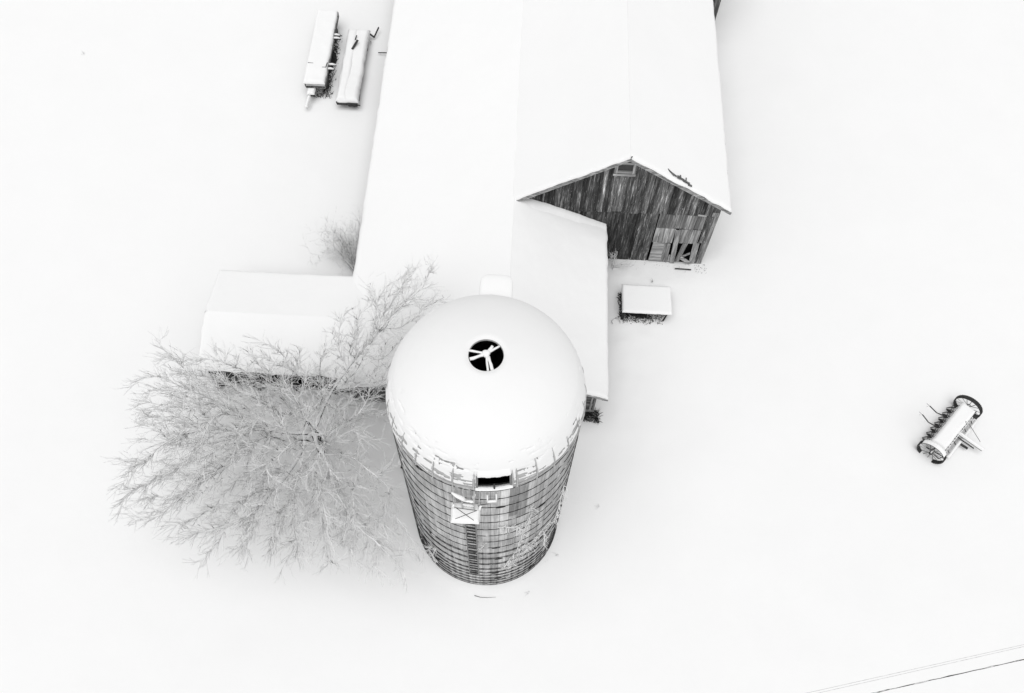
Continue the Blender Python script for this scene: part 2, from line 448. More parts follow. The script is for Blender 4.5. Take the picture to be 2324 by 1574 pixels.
    back = np.clip((np.abs(D)-70)/50, 0, 1); lim = lim*(1-back)+.08*back
    nn = fbm(X*8+20, Y*8+20, Zz*30, 4)
    fac = (Pp-lim)/.30 + nn*2.3 + .15
    hat = (D > HA[0]) & (D < HA[1])
    fac = np.where(hat, (Pp-.288)/.02, fac)
    ribn = np.min(np.abs(((D[..., None]-np.array(ribd)+180) % 360)-180), -1)
    fac -= np.clip(1-ribn/.55, 0, 1)*np.clip((.40-Pp)/.2, 0, 1)*2.5
    th = np.clip(fac, 0, 1)**.6
    deep = np.clip((Pp-.25)/.3, 0, 1)
    off = .004 + th*(.018+.085*deep) + .02*fbm(X*3, Y*3, Zz*3)*deep
    edge = np.clip((phmax-Pp)/.035, 0, 1); off *= np.sqrt(np.clip(edge, .12, 1))
    rr = (DR+off)*np.cos(Pp); V = np.stack([rr*np.cos(T), rr*np.sin(T), Z0+(DH+off)*np.sin(Pp)], -1).reshape(-1, 3)
    F = grid_faces(len(dg), len(ps), wrap=True); ok = (fac.ravel()[F] > 0).sum(1) >= 3
    bigmesh('dome_snow', V, [F[ok]], M_SNOWD, root)
    # snow overhang lip above the hatch
    hd = np.linspace(HA[0]-.3, HA[1]+.3, 40); b = MB(); V = []
    prof = [(.42, .06), (.34, .075), (.295, .07), (.28, .045), (.284, .01), (.30, -.0)]
    for d in hd:
        for p, o_ in prof: V.append(dp(d, p+.004*math.sin(d*1.1)+.002*math.sin(d*3.3), o_))
    m = len(prof); b.add(V, [(i*m+j, i*m+j+m, i*m+j+m+1, i*m+j+1) for i in range(len(hd)-1) for j in range(m-1)]); b.build('hatch_snow', M_SNOWR, root, smooth=True)
    # hatch: jambs, sill with snow, catch
    hatch = MB()
    for d in (HA[0]-.5, HA[1]+.2):
        p, q = dp(d, -.02, .02), dp(d, .29, .05); hatch.bar(p, q, .06, .04, (0, 1, 0))
    hatch.bar(dp(HA[0], .01, .03), dp(HA[1], .01, .03), .10, .03)
    h = hatch.build('hatch_frame', M_RAIL, root)
    b = MB(); V = []; prof = [(-.08, .0), (-.08, .03), (-.02, .05), (.05, .04), (.065, .0)]
    hs = np.linspace(HA[0]-1.2, HA[1]+1.0, 36)
    for d in hs:
        t = math.radians(d-90)
        for o_, z in prof:
            r = SR+.05+o_; V.append((r*math.cos(t), r*math.sin(t), SH+.03+z*(1+.25*math.sin(d*1.3)+.15*math.sin(d*3.1))))
    m = len(prof); b.add(V, [(i*m+j, i*m+j+m, i*m+j+m+1, i*m+j+1) for i in range(len(hs)-1) for j in range(m-1)]); b.build('sill_snow', M_SNOWR, h, smooth=True)
    b = MB(); t = math.radians(7.6-90); b.tube([((SR+.06)*math.cos(t), (SR+.06)*math.sin(t), SH), ((SR+.02)*math.cos(t), (SR+.02)*math.sin(t), SH+.34)], .028, 6); b.build('latch_post', M_IRON, h)
    # vent hole: rim, snow covered spider
    zt = Z0+DH*math.sin(phmax)
    b = MB(); n = 48
    V = [(r*math.cos(t), r*math.sin(t), z) for t in (2*math.pi*k/n for k in range(n)) for r, z in ((HOLE-.004, zt-.03), (HOLE+.02, zt-.03), (HOLE+.02, zt+.004), (HOLE-.004, zt+.004))]
    b.add(V, [(k*4+j, k*4+(j+1) % 4, ((k+1) % n)*4+(j+1) % 4, ((k+1) % n)*4+j) for k in range(n) for j in range(4)]); b.build('vent_rim', M_RIB, root)
    b = MB(); hub = (0.0, .05)
    arms = [((-.49, .13), .036), ((-.45, -.15), .048), ((.37, .32), .036), ((.17, .30), .048), ((.08, -.49), .034), ((.20, -.45), .046)]
    st = [(hub[0], hub[1])]*4 + [(.01, -.02), (.08, -.04)]
    for (q, r), p in zip(arms, st):
        pts = [(p[0]+(q[0]-p[0])*k/5+.008*rnd.uniform(-1, 1), p[1]+(q[1]-p[1])*k/5+.008*rnd.uniform(-1, 1), zt+.02+.006*rnd.uniform(-1, 1)) for k in range(6)]
        b.tube(pts, [r*rnd.uniform(.85, 1.12) for _ in pts], 8)
    b.build('vent_spider', M_SNOWR, root, smooth=True)
    V = []; n = 20; F = []
    for j, (r, z) in enumerate(((.105, -.04), (.12, .03), (.085, .075), (.04, .09))):
        for k in range(n): q = r*(1+.08*math.sin(3*k*2*math.pi/n)); V.append((hub[0]+q*math.cos(2*math.pi*k/n), hub[1]+q*math.sin(2*math.pi*k/n), zt+.02+z))
    F = [(j*n+k, j*n+(k+1) % n, j*n+n+(k+1) % n, j*n+n+k) for j in range(3) for k in range(n)] + [tuple(3*n+k for k in range(n))]
    mesh('vent_hub', V, F, M_SNOWR, root, smooth=True)
    # ladder up the front
    def sp(deg, z, off): t = math.radians(deg-90); return ((SR+off)*math.cos(t), (SR+off)*math.sin(t), z)
    lad = MB()
    lad.tube([sp(-9.2, 2.3, .11), sp(-9.6, 11.15, .11)], .026, 6); ladder = lad.build('ladder', M_RAIL, root)
    b = MB(); b.tube([sp(-2.7, 2.3, .11), sp(-3.2, 11.15, .11)], .026, 6); b.build('rail', M_RAIL, ladder)
    z = 2.5
    while z < 11.0:
        b = MB(); b.bar(sp(-9.4, z, .10), sp(-2.9, z, .10), .045, .03); b.build('rung', M_IRON, ladder); z += .37
    for z in (3.2, 5.4, 7.6, 9.6):
        b = MB()
        for d in (-9.4, -2.9): b.tube([sp(d, z, .11), sp(d, z-.02, .0)], .016, 5)
        b.build('standoff', M_IRON, ladder)
    # upper ladder loop and grab rails between platform and dome
    b = MB()
    for d in (-9.8, -3.4): b.tube([sp(d, 11.1, .22), sp(d, 12.0, .2), sp(d, 12.3, .1), sp(d, 12.45, .02)], .026, 6)
    b.build('grab_rail', M_RIB, ladder)
    for z in (11.55, 11.95):
        b = MB(); b.bar(sp(-9.8, z, .21), sp(-3.4, z, .21), .06, .035); r = b.build('rung', M_IRONS, ladder)
        b = MB(); pts = [sp(-9.6+6.0*k/8, z+.045+.012*rnd.uniform(-1, 1), .21) for k in range(9)]; b.tube(pts, [.02]+[.042*rnd.uniform(.8, 1.15) for _ in range(7)]+[.02], 7); b.build('snow', M_SNOWR, ladder, smooth=True)
    # platform with snow and crossed wires
    PZ = 11.02; px0, px1, py0, py1 = -.87, -.04, -3.62, -3.02
    b = MB(); b.box((px0, py0, PZ), (px1, py1, PZ+.05)); plat = b.build('platform', M_RIB, root)
    snow_slab('snow', [(px0-.01, py0-.01, PZ+.05), (px1+.01, py0-.01, PZ+.05), (px1+.01, py1, PZ+.05), (px0-.01, py1, PZ+.05)], .16, plat, 24, 18, .07, .012, .012, seed=3.3)
    b = MB(); zt2 = PZ+.225
    for p, q in (((px0+.03, py1-.19), (px1-.06, py1-.26)), ((px0+.12, py1-.20), (px1-.14, py0+.03)), ((px1-.1, py1-.27), (px0+.12, py0+.05))):
        b.tube([(p[0], p[1], zt2), (q[0], q[1], zt2)], .009, 5)
    b.build('brace_wire', M_IRON, plat)
    b = MB()
    for x in (px0+.03, px1-.03):
        b.tube([(x, py0+.06, PZ), (x, -3.04, PZ-.75)], .022, 6); b.tube([(x, py1-.12, PZ+.05), (x+.06, -3.06, 12.5)], .022, 6)
    b.build('bracket', M_RIB, plat)
    b = MB(); pts = [(-.85, -3.14, 12.45), (-.70, -3.2, 12.36), (-.52, -3.25, 12.28), (-.44, -3.24, 12.08)]; b.tube(pts, [.03, .06, .075, .03], 8); b.build('snow', M_SNOWR, plat, smooth=True)
    for p in ([(px0+.02, -3.2, 11.25), (px0+.06, -3.22, 11.55)], [(px1-.01, -3.25, 11.15), (px1+.05, -3.22, 11.55)], [(px1-.18, -3.12, 12.0), (px1-.12, -3.1, 12.3)]):
        b = MB(); b.tube(p, [.05, .03], 7); b.build('snow', M_SNOWR, plat, smooth=True)
    # small snowy step below the hatch
    b = MB(); b.bar(sp(3.6, 11.85, .14), sp(8.9, 11.85, .14), .12, .03)
    for d in (3.8, 8.7): b.tube([sp(d, 11.85, .16), sp(d, 12.3, .03)], .018, 5)
    st_ = b.build('hatch_step', M_RIB, root)
    b = MB(); b.tube([sp(3.6+5.3*k/6, 11.89, .14) for k in range(7)], .045, 7); b.tube([sp(3.8, 11.9, .16), sp(3.8, 12.25, .06)], .025, 6); b.tube([sp(8.7, 11.9, .16), sp(8.7, 12.3, .06)], .025, 6); b.build('snow', M_SNOWR, st_, smooth=True)
    b = MB(); b.tube([sp(8.6, 11.5, .06), sp(4, 11.35, .05), sp(-1, 11.2, .05)], .012, 5); b.tube([sp(3.8, 11.55, .05), sp(6, 11.62, .06), sp(8.7, 11.5, .05)], .025, 5); b.build('loose_wire', M_IRON, st_)
    # filling chute on the barn side, rounded top capped with snow
    cw, n = .52, 16; ang = math.radians(91); cxx, cyy = (SR+.30)*math.cos(ang)+.18, (SR+.30)*math.sin(ang)
    b = MB(); V = []
    cz = [0, 13.35]
    for z in cz:
        for k in range(n+1):
            t = math.pi*k/n; V.append((cxx+cw*math.copysign(abs(math.cos(t))**.45, math.cos(t)), cyy+.58*math.sin(t)**.45, z))
    b.add(V, [(k, k+1, n+k+2, n+k+1) for k in range(n)]); chute = b.build('chute', M_GALV, root, smooth=True)
    V = []; F = []; nr = 8; n = 28
    for j in range(nr+1):
        f = j/nr; r = 1.03*math.cos(f*math.pi/2)**.5; z = 13.3+.14*math.sin(f*math.pi/2)
        for k in range(n):
            t = 2*math.pi*k/n; c_, s_ = [math.copysign(abs(q)**.45, q) for q in (math.cos(t), math.sin(t))]; V.append((cxx+cw*r*c_, cyy+(.6 if s_ > 0 else .5)*r*s_, z))
    F = [(j*n+k, j*n+(k+1) % n, j*n+n+(k+1) % n, j*n+n+k) for j in range(nr) for k in range(n)]
    mesh('chute_snow', V, F, M_SNOWR, chute, smooth=True)
silo()

# ---------------------------------------------------------------- barns
def plank(parent, poly, y, th, m, tone, name='plank'):
    """board: x,z polygon, front face at y, thickness th behind it; origin at its own centre"""
    cx = sum(p[0] for p in poly)/len(poly); cz = sum(p[1] for p in poly)/len(poly)
    b = MB().prism([(p[0]-cx, p[1]-cz) for p in poly], 0, th)
    o = b.build(name, m, parent, loc=(cx, y, cz)); o.color = (tone, tone, tone, 1); return o

RX, RZ, EZ, EL, ER = 4.62, 8.2, 4.82, -.30, 9.70            # ridge x,z; eave z; eave x
def rake(x): return RZ - (RZ-EZ)*((RX-x)/(RX-EL) if x < RX else (x-RX)/(ER-RX))
def barn():
    root = empty('barn', (4.7, 25, 0), 0, 'long weathered plank barn with snowy gable roof and broken boards below', 'barn')
    root.location = (0, 0, 0)
    yb = 48.
    # upper tier of gable planks
    x = .15; up = []
    while x < 9.30:
        w = rnd.choice([.17, .19, .21, .23, .26, .29]); x1 = min(x+w, 9.33)
        if 9.33-x1 < .1: x1 = 9.33
        up.append((x, x1)); x = x1
    for x0, x1 in up:
        g = .004; a, c = x0+g, x1-g
        if 4.08 < (x0+x1)/2 < 5.02: tops = [(a, 6.78), (c, 6.78)]
        elif a < RX < c: tops = [(a, rake(a)-.14), (RX, rake(RX)-.14), (c, rake(c)-.14)]
        else: tops = [(a, rake(a)-.14), (c, rake(c)-.14)]
        zb = 3.96+.01*(x0-2)+rnd.uniform(-.035, .03)
        if rnd.random() < .12: zb += .06
        t = rnd.choice([.4, .5, .7, .85, 1.05, 1.5]) * (.82 if x0 < 3.6 else 1.0)
        if 4.0 < x0 < 4.7: t = rnd.choice([1.2, 1.5, 1.7])
        if min(q[1] for q in tops) - zb > .12:
            plank(root, [(a, zb), (c, zb+rnd.uniform(-.02, .02))] + tops[::-1], 24.975-rnd.random()*.012, .025, M_PLANK, t)
    # tier above the window
    for i in range(4):
        a, c = 4.08+.235*i+.004, 4.08+.235*(i+1)-.004
        plank(root, [(a, 7.62), (c, 7.62), (c, min(rake(c), rake(a))-.14), (a, min(rake(c), rake(a))-.14)], 24.97, .025, M_PLANK, .6)
    # lower tier, left part dark, down to the snow
    x = .15
    while x < 6.55:
        w = rnd.choice([.2, .22, .25, .28]); x1 = min(x+w, 6.6)
        t = rnd.choice([.3, .4, .5, .6, .85]) if x < 5.6 else rnd.choice([.7, .9, 1.1])
        plank(root, [(x+.004, .0), (x1-.004, .0), (x1-.004, 4.12), (x+.004, 4.12)], 25.03-rnd.random()*.012, .025, M_PLANK, t); x = x1
    # mended light boards right of the middle: three tiers
    def tier(xa, xb, za, zb, n, y, m=M_PLANK_LIGHT, tones=(.55, .65, .8, .95)):
        xs = [xa+(xb-xa)*(i+(rnd.uniform(-.12, .12) if 0 < i < n else 0))/n for i in range(n+1)]
        for p, q in zip(xs, xs[1:]):
            e, f = za+rnd.uniform(-.03, .02), zb+rnd.uniform(-.02, .02)
            plank(root, [(p+.005, e), (q-.005, e), (q-.005, f), (p+.005, f)], y-rnd.random()*.01, .024, m, rnd.choice(tones))
    tier(6.6, 8.8, 2.9, 4.1, 10, 25.0, tones=(.35, .5, .65, .85, .5))
    tier(6.6, 7.56, 1.73, 2.88, 4, 24.985, tones=(.6, .8, .9))
    tier(7.7, 8.78, 1.74, 2.86, 5, 24.985, tones=(.5, .65, .8))
    # right hand corner boards, full height
    x = 8.8
    for w, t, m in ((.16, .5, M_PLANK_LIGHT), (.15, .9, M_PLANK_LIGHT), (.2, .75, M_PLANK_LIGHT)):
        pass
    plank(root, [(8.84, 1.8), (9.0, 1.8), (9.0, 4.08), (8.82, 4.08)], 24.995, .025, M_PLANK, 1.0)
    plank(root, [(9.0, 0), (9.16, 0), (9.16, 4.08), (9.0, 4.08)], 24.99, .025, M_PLANK, 1.3)
    plank(root, [(9.165, 0), (9.345, 0), (9.345, 4.08), (9.165, 4.08)], 24.985, .03, M_PLANK_LIGHT, .62)
    plank(root, [(8.72, .0), (8.995, 0), (8.9, 1.78), (8.60, 1.76)], 24.97, .025, M_PLANK_LIGHT, .8)
    # doorway: sheet, loose boards and dark inside
    pl = plank(root, [(6.66, .08), (7.27, .05), (7.2, 1.70), (6.66, 1.70)], 24.975, .02, M_WOODX, .85, 'plywood_sheet')
    plank(root, [(7.19, .03), (7.42, .03), (7.38, 1.66), (7.21, 1.68)], 24.985, .024, M_PLANK_LIGHT, .5)
    plank(root, [(7.40, .03), (7.60, .03), (7.52, 1.64), (7.36, 1.66)], 24.975, .024, M_PLANK_LIGHT, .62)
    plank(root, [(7.62, .05), (7.78, .05), (7.76, .62), (7.6, .64)], 24.99, .03, M_WOODX, .8)
    plank(root, [(7.74, .0), (7.97, .0), (7.78, 2.84), (7.55, 2.84)], 24.93, .04, M_PLANK_LIGHT, .85, 'leaning_board')
    plank(root, [(7.97, .14), (8.19, .14), (8.34, 1.74), (8.10, 1.74)], 24.955, .03, M_PLANK_LIGHT, .55, 'leaning_board')
    plank(root, [(8.14, .50), (8.24, .66), (8.82, .16), (8.72, .0)], 24.90, .05, M_WOODX, .75, 'fallen_board')
    plank(root, [(8.2, .42), (8.24, .60), (8.62, .96), (8.64, .78)], 24.99, .03, M_WOODX, .6, 'fallen_board')
    b = MB(); b.box((6.5, 25.03, 0), (8.9, 25.05, 1.78)) if False else None
    # near-black sheets behind the boards, the inside's shade put into their colour
    mb = MB(); mb.box((.1, 25.6, .05), (9.3, 25.65, 4.6)); mb.build('shade_screen', M_DARK, root)
    mb = MB(); mb.box((.1, 25.05, .0), (9.3, 25.65, .03)); mb.build('shade_floor', M_DARK, root)
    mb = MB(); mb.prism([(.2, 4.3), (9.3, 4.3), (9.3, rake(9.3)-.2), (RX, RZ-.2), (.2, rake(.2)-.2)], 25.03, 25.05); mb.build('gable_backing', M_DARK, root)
    for x0 in (.15, 9.30):
        mb = MB(); mb.box((x0, 25.04, 0), (x0+.04, yb, 4.9)); mb.build('side_wall', M_WALL, root)
    mb = MB(); mb.prism([(.15, 0), (9.34, 0), (9.34, 4.7), (RX, 8.0), (.15, 4.7)], yb-.05, yb); mb.build('rear_wall', M_WALL, root)
    # dark drip board along the seam between tiers, right end mended
    mb = MB(); mb.box((9.0, 24.94, 4.06), (9.33, 24.965, 4.36)); o = mb.build('patch_board', M_PLANK_LIGHT, root); o.color = (.6, .6, .6, 1)
    mb = MB(); mb.bar((8.35, 24.955, 4.1), (8.75, 24.955, 4.07), .03, .09); o = mb.build('patch_board', M_WOODX, root); o.color = (.9, .9, .9, 1)
    # window in the gable
    wf = MB()
    wx0, wx1, wz0, wz1 = 4.08, 5.01, 6.80, 7.60
    win = plank(root, [(wx0-.03, wz0-.06), (wx1+.03, wz0-.06), (wx1+.03, wz0+.07), (wx0-.03, wz0+.07)], 24.90, .07, M_WOODX, .85, 'window')
    def wpart(poly, y, th, m, t, name):
        o = plank(win, poly, y, th, m, t, name); o.location = Vector(o.location) - win.location; return o
    wpart([(wx0, wz0+.075), (wx0+.14, wz0+.075), (wx0+.14, wz1), (wx0, wz1)], 24.92, .05, M_PLANK_LIGHT, .8, 'frame')
    wpart([(wx1-.14, wz0+.075), (wx1, wz0+.075), (wx1, wz1), (wx1-.14, wz1)], 24.92, .05, M_PLANK_LIGHT, .7, 'frame')
    wpart([(wx0+.143, wz1-.1), (wx1-.143, wz1-.1), (wx1-.143, wz1+.015), (wx0+.143, wz1+.015)], 24.915, .05, M_WOODX, .95, 'frame')
    wpart([(wx0+.143, wz0+.08), (wx1-.143, wz0+.08), (wx1-.143, wz0+.27), (wx0+.143, wz0+.27)], 24.945, .04, M_WOODX, .6, 'sash')
    m, t, bb = mat('dusty_pane'); bb.inputs['Base Color'].default_value = (.03, .03, .03, 1); bb.inputs['Roughness'].default_value = .25; bb.inputs['Specular IOR Level'].default_value = .4
    wpart([(wx0+.143, wz0+.27), (wx1-.143, wz0+.27), (wx1-.143, wz1-.1), (wx0+.143, wz1-.1)], 24.965, .01, m, 1, 'pane')
    # roof slopes, rake boards, eave fascia
    y0 = 24.68; tk = .09
    for s, ex in ((-1, EL), (1, ER)):
        mb = MB(); P = [(RX, RZ), (ex, EZ), (ex, EZ-tk), (RX, RZ-tk)]
        mb.prism(P if s < 0 else P[::-1], y0, yb+.3); roof = mb.build('roof', M_WALL, root)
        mb = MB(); q = [(RX, RZ-.004), (ex+s*.02, EZ-.02), (ex+s*.02, EZ-.14), (RX, RZ-.13)]
        mb.prism(q if s < 0 else q[::-1], y0-.035, y0-.003); o = mb.build('rake_board', M_WOODX, roof); o.color = (.62, .62, .62, 1)
        mb = MB(); q = [(RX, RZ-.135), (ex, EZ-.145), (ex, EZ-.20), (RX, RZ-.19)]
        mb.prism(q if s < 0 else q[::-1], y0-.012, y0+.03); o = mb.build('rake_trim', M_WOODX, roof); o.color = (.9, .9, .9, 1)
        c = [(RX, y0+.02, RZ), (ex, y0+.02, EZ), (ex, yb, EZ), (RX, yb, RZ)]
        snow_slab('roof_snow', c, .13, roof, 50, 130, .16, .02, .03, seed=11, flat='abd' if s < 0 else 'ad')
        for i in range(26):                                   # rafter tails under the front overhang are hidden; soffit boards
            pass
    mb = MB(); mb.tube([(RX+.02, y0-.02, RZ-.02), (RX+.02, y0-.02, RZ+.12), (RX+.06, y0-.02, RZ+.16)], .025, 6); mb.build('ridge_hook', M_IRON, root)
barn()

# ---- wing: low pitched shed joined to the barn, with its front extension
WX, WZ = -.22, 4.83                                         # wing ridge
def wing():
    root = empty('shed_wing', (0, 0, 0), 0, 'broad snow covered shed roof joined to the barn, reaching behind the silo', 'shed')
    yf, yr = 15.92, 24.96
    exr, ezr, exl, ezl = 4.25, 2.80, -7.52, 2.46
    mb = MB(); mb.prism([(exr, ezr), (exr, ezr-.08), (WX, WZ-.08), (WX, WZ)], yf, yr); roof = mb.build('roof', M_WALL, root)
    snow_slab('roof_snow', [(WX, yf+.02, WZ), (exr, yf+.02, ezr), (exr, yr, ezr), (WX, yr, WZ)], .14, roof, 60, 90, .16, .03, .03, seed=21, flat='ad')
    mb = MB(); mb.prism([(WX, WZ), (WX, WZ-.08), (exl, ezl-.08), (exl, ezl)], yf, 48.2); roofl = mb.build('roof', M_WALL, root)
    snow_slab('roof_snow', [(WX, yf+.02, WZ), (exl, yf+.02, ezl), (exl, 48.1, ezl), (WX, 48.1, WZ)], .14, roofl, 60, 200, .2, .03, .03, seed=21, flat='ad')
    # wind drift on the roof along the gable foot
    n = 90; V = []; prof = [(-.62, .0), (-.42, .03), (-.2, .10), (-.06, .17), (.03, .15)]
    for i in range(n):
        f = i/(n-1); x = WX+.35+(exr-.05-WX-.35)*f; z = WZ+(ezr-WZ)*(x-WX)/(exr-WX)+.115
        k = .55+.6*math.sin(math.pi*min(1, f*1.1))+.25*float(fbm(x*2.2, 3., 1.)) + .15*float(fbm(x*7., 5., 2.))
        for dy, h in prof: V.append((x, yr+dy*(1+.5*float(vn(x*1.3, 1.7))), z+h*k-.02))
    m = len(prof); F = [(i*m+j, (i+1)*m+j, (i+1)*m+j+1, i*m+j+1) for i in range(n-1) for j in range(m-1)]
    mesh('snow_drift', V, F, M_SNOWR, roof, smooth=True)
    # bare flashing boards beside the barn's eave end
    for k, (x0, x1, dy, t) in enumerate(((-.05, 1.7, -.10, .8), (-.12, 1.2, -.22, .6), (-.15, .7, -.33, .95))):
        zz = lambda x: WZ+(ezr-WZ)*(x-WX)/(exr-WX)+.145-.012*k
        mb = MB(); mb.bar((x0, yr+dy, zz(x0)), (x1, yr+dy, zz(x1)), .11, .02); o = mb.build('flashing_board', M_WOODX, roof); o.color = (t, t, t, 1)
    # front wall of level boards under the overhang
    yw = 16.5; xl = -7.2
    z = .34
    def top(x): return (WZ-.09+(ezr-WZ)*(x-WX)/(exr-WX)) if x > WX else (WZ-.09+(ezl-WZ)*(WX-x)/(WX-exl))
    while z < 4.5:
        z1 = z+.2
        def xr(zz): return min(3.88, WX+(WZ-.09-zz)*(exr-WX)/(WZ-ezr))
        def xl_(zz): return max(-7.2, WX-(WZ-.09-zz)*(WX-exl)/(WZ-ezl))
        t = rnd.choice([.45, .6, .75, .9, 1.1])
        o = plank(root, [(xl_(z), z+.004), (xr(z), z+.004), (xr(z1), z1-.004), (xl_(z1), z1-.004)], yw-rnd.random()*.008, .022, M_WOODX_DK, t); z = z1
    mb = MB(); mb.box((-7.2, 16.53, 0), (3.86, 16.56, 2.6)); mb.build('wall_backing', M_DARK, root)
    mb = MB(); mb.box((-7.2, 16.46, -.05), (3.9, 16.6, .33)); mb.build('footing', M_FOUND, root)
    for dx, t in ((3.70, .7), (3.84, .5)):
        mb = MB(); mb.box((-.045, 0, 0), (.045, .03, 2.45)); o = mb.build('corner_board', M_PLANK_LIGHT, root, loc=(dx, 16.46, .34)); o.color = (t, t, t, 1)
    mb = MB(); mb.box((3.86, 16.56, 0), (3.89, 24.95, 2.95)); mb.build('side_wall', M_WALL, root)
    mb = MB(); mb.box((-7.2, 16.56, 0), (-7.16, 48, 2.5)); mb.build('side_wall', M_WALL, root)
    # rake fascia at the front edge
    for (xa, za, xb, zb) in ((WX, WZ, exr, ezr), (WX, WZ, exl, ezl)):
        mb = MB(); q = [(xa, za-.005), (xb, zb-.005), (xb, zb-.14), (xa, za-.14)]; mb.prism(q if xb > 0 else q[::-1], yf-.03, yf-.002); o = mb.build('rake_board', M_WOODX, root); o.color = (.7, .7, .7, 1)
    mb = MB(); mb.box((4.0, yf+.02, ezr-.17), (4.14, yf+.2, ezr-.06)); mb.build('rafter_tail', M_WOODY, root)
wing()

def annex():
    root = empty('annex_shed', (0, 0, 0), 0, 'low snow roofed shed with dark open front behind the big tree', 'shed')
    xl, xr, yf, yr, ym, ze, zr = -13.75, -5.0, 16.55, 21.72, 19.13, 2.40, 3.02
    for s, ye in ((-1, yf), (1, yr)):
        v = [(xl, ym, zr), (xr, ym, zr), (xr, ye, ze), (xl, ye, ze)]; v += [(a, b, c-.08) for a, b, c in v]
        f = [(0, 1, 2, 3), (7, 6, 5, 4), (0, 4, 5, 1), (1, 5, 6, 2), (2, 6, 7, 3), (3, 7, 4, 0)]
        roof = mesh('roof', v, f if s > 0 else [q[::-1] for q in f], M_WALL, root)
        x2 = -7.45 if s > 0 else -6.2
        snow_slab('roof_snow', [(xl, ye, ze), (x2, ye, ze), (x2+1.5, ym, zr), (xl, ym, zr)], .13, roof, 80, 40, .18, .025, .03, seed=31, flat='bd')
    # posts of the open front; near-black sheets paint the shade inside
    for x in (-13.4, -11.6, -9.8, -8.0):
        mb = MB(); mb.box((-.08, -.08, 0), (.08, .08, 2.3)); o = mb.build('post', M_WALL, root, loc=(x, yf+.3, 0)); o.color = (.8, .8, .8, 1)
    x = -13.5
    while x < -7.3:                                           # boards of the upper front
        w = rnd.choice([.2, .24, .28]); 
        if not (-11.5 < x < -8.2): plank(root, [(x+.005, .0), (x+w-.005, .0), (x+w-.005, 2.32), (x+.005, 2.32)], yf+.35, .025, M_PLANK, rnd.choice([.4, .6, .8]))
        else: plank(root, [(x+.005, 1.7+rnd.uniform(-.1, .1)), (x+w-.005, 1.7), (x+w-.005, 2.32), (x+.005, 2.32)], yf+.35, .025, M_PLANK, rnd.choice([.4, .6, .8]))
        x += w
    mb = MB(); mb.box((-13.5, yf+1.6, .02), (-7.2, yf+1.65, 2.4)); mb.build('shade_screen', M_DARK, root)
    mb = MB(); mb.box((-13.5, yf+.38, .15), (-7.2, yf+1.6, .18)); mb.build('shade_floor', M_DARK, root)
    mb = MB(); mb.box((-13.5, yr-.4, 0), (-7.2, yr-.36, 2.4)); mb.build('rear_wall', M_WALL, root)
    v = [(-13.5, yf+.38, 0), (-13.5, yr-.36, 0), (-13.5, yr-.36, 2.35), (-13.5, ym, 3.1), (-13.5, yf+.38, 2.35)]
    mb = MB(); mb.add(v + [(a+.04, b, c) for a, b, c in v], [(0, 4, 3, 2, 1), (5, 6, 7, 8, 9)]); mb.build('end_wall', M_WALL, root)
annex()

def ell():
    root = empty('rear_barn', (0, 0, 0), 0, 'dark plank barn wall corner showing past the far right roof edge', 'barn')
    x = 7.0; X1 = 10.86
    while x < X1-.02:
        x1 = min(x+rnd.choice([.24, .28, .32]), X1)
        if X1-x1 < .12: x1 = X1
        last = x1 == X1
        plank(root, [(x+.005, 1.62), (x1-.005, 1.62), (x1-.005, 5.0), (x+.005, 5.0)], 41.17, .025, M_PLANK_LIGHT if last else M_PLANK, .42 if last else rnd.choice([.7, .9, 1.1]))
        plank(root, [(x+.005, .0), (x1-.005, .0), (x1-.005, 1.66), (x+.005, 1.66)], 41.2, .025, M_PLANK, rnd.choice([.9, 1.2, 1.5])); x = x1
    mb = MB(); mb.box((X1-.05, 41.23, 0), (X1, 48, 5.0)); mb.build('side_wall', M_WALL, root)
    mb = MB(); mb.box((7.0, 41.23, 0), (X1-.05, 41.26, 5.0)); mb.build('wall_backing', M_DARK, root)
    v = [(6.8, 40.9, 5.05), (11.1, 40.9, 5.05), (11.1, 44.6, 6.9), (6.8, 44.6, 6.9)]
    mb = MB(); mb.add(v + [(a, b, c+.08) for a, b, c in v], [(3, 2, 1, 0), (4, 5, 6, 7), (0, 1, 5, 4), (1, 2, 6, 5), (2, 3, 7, 6), (3, 0, 4, 7)]); roof = mb.build('roof', M_WALL, root)
    snow_slab('roof_snow', [(a, b, c+.08) for a, b, c in v], .14, roof, 20, 20, seed=41)
    v = [(6.8, 44.6, 6.9), (11.1, 44.6, 6.9), (11.1, 48.3, 5.05), (6.8, 48.3, 5.05)]
    mb = MB(); mb.add(v + [(a, b, c+.08) for a, b, c in v], [(3, 2, 1, 0), (4, 5, 6, 7), (0, 1, 5, 4), (1, 2, 6, 5), (2, 3, 7, 6), (3, 0, 4, 7)]); roof = mb.build('roof', M_WALL, root)
    snow_slab('roof_snow', [(a, b, c+.08) for a, b, c in v], .14, roof, 20, 20, seed=42)
ell()

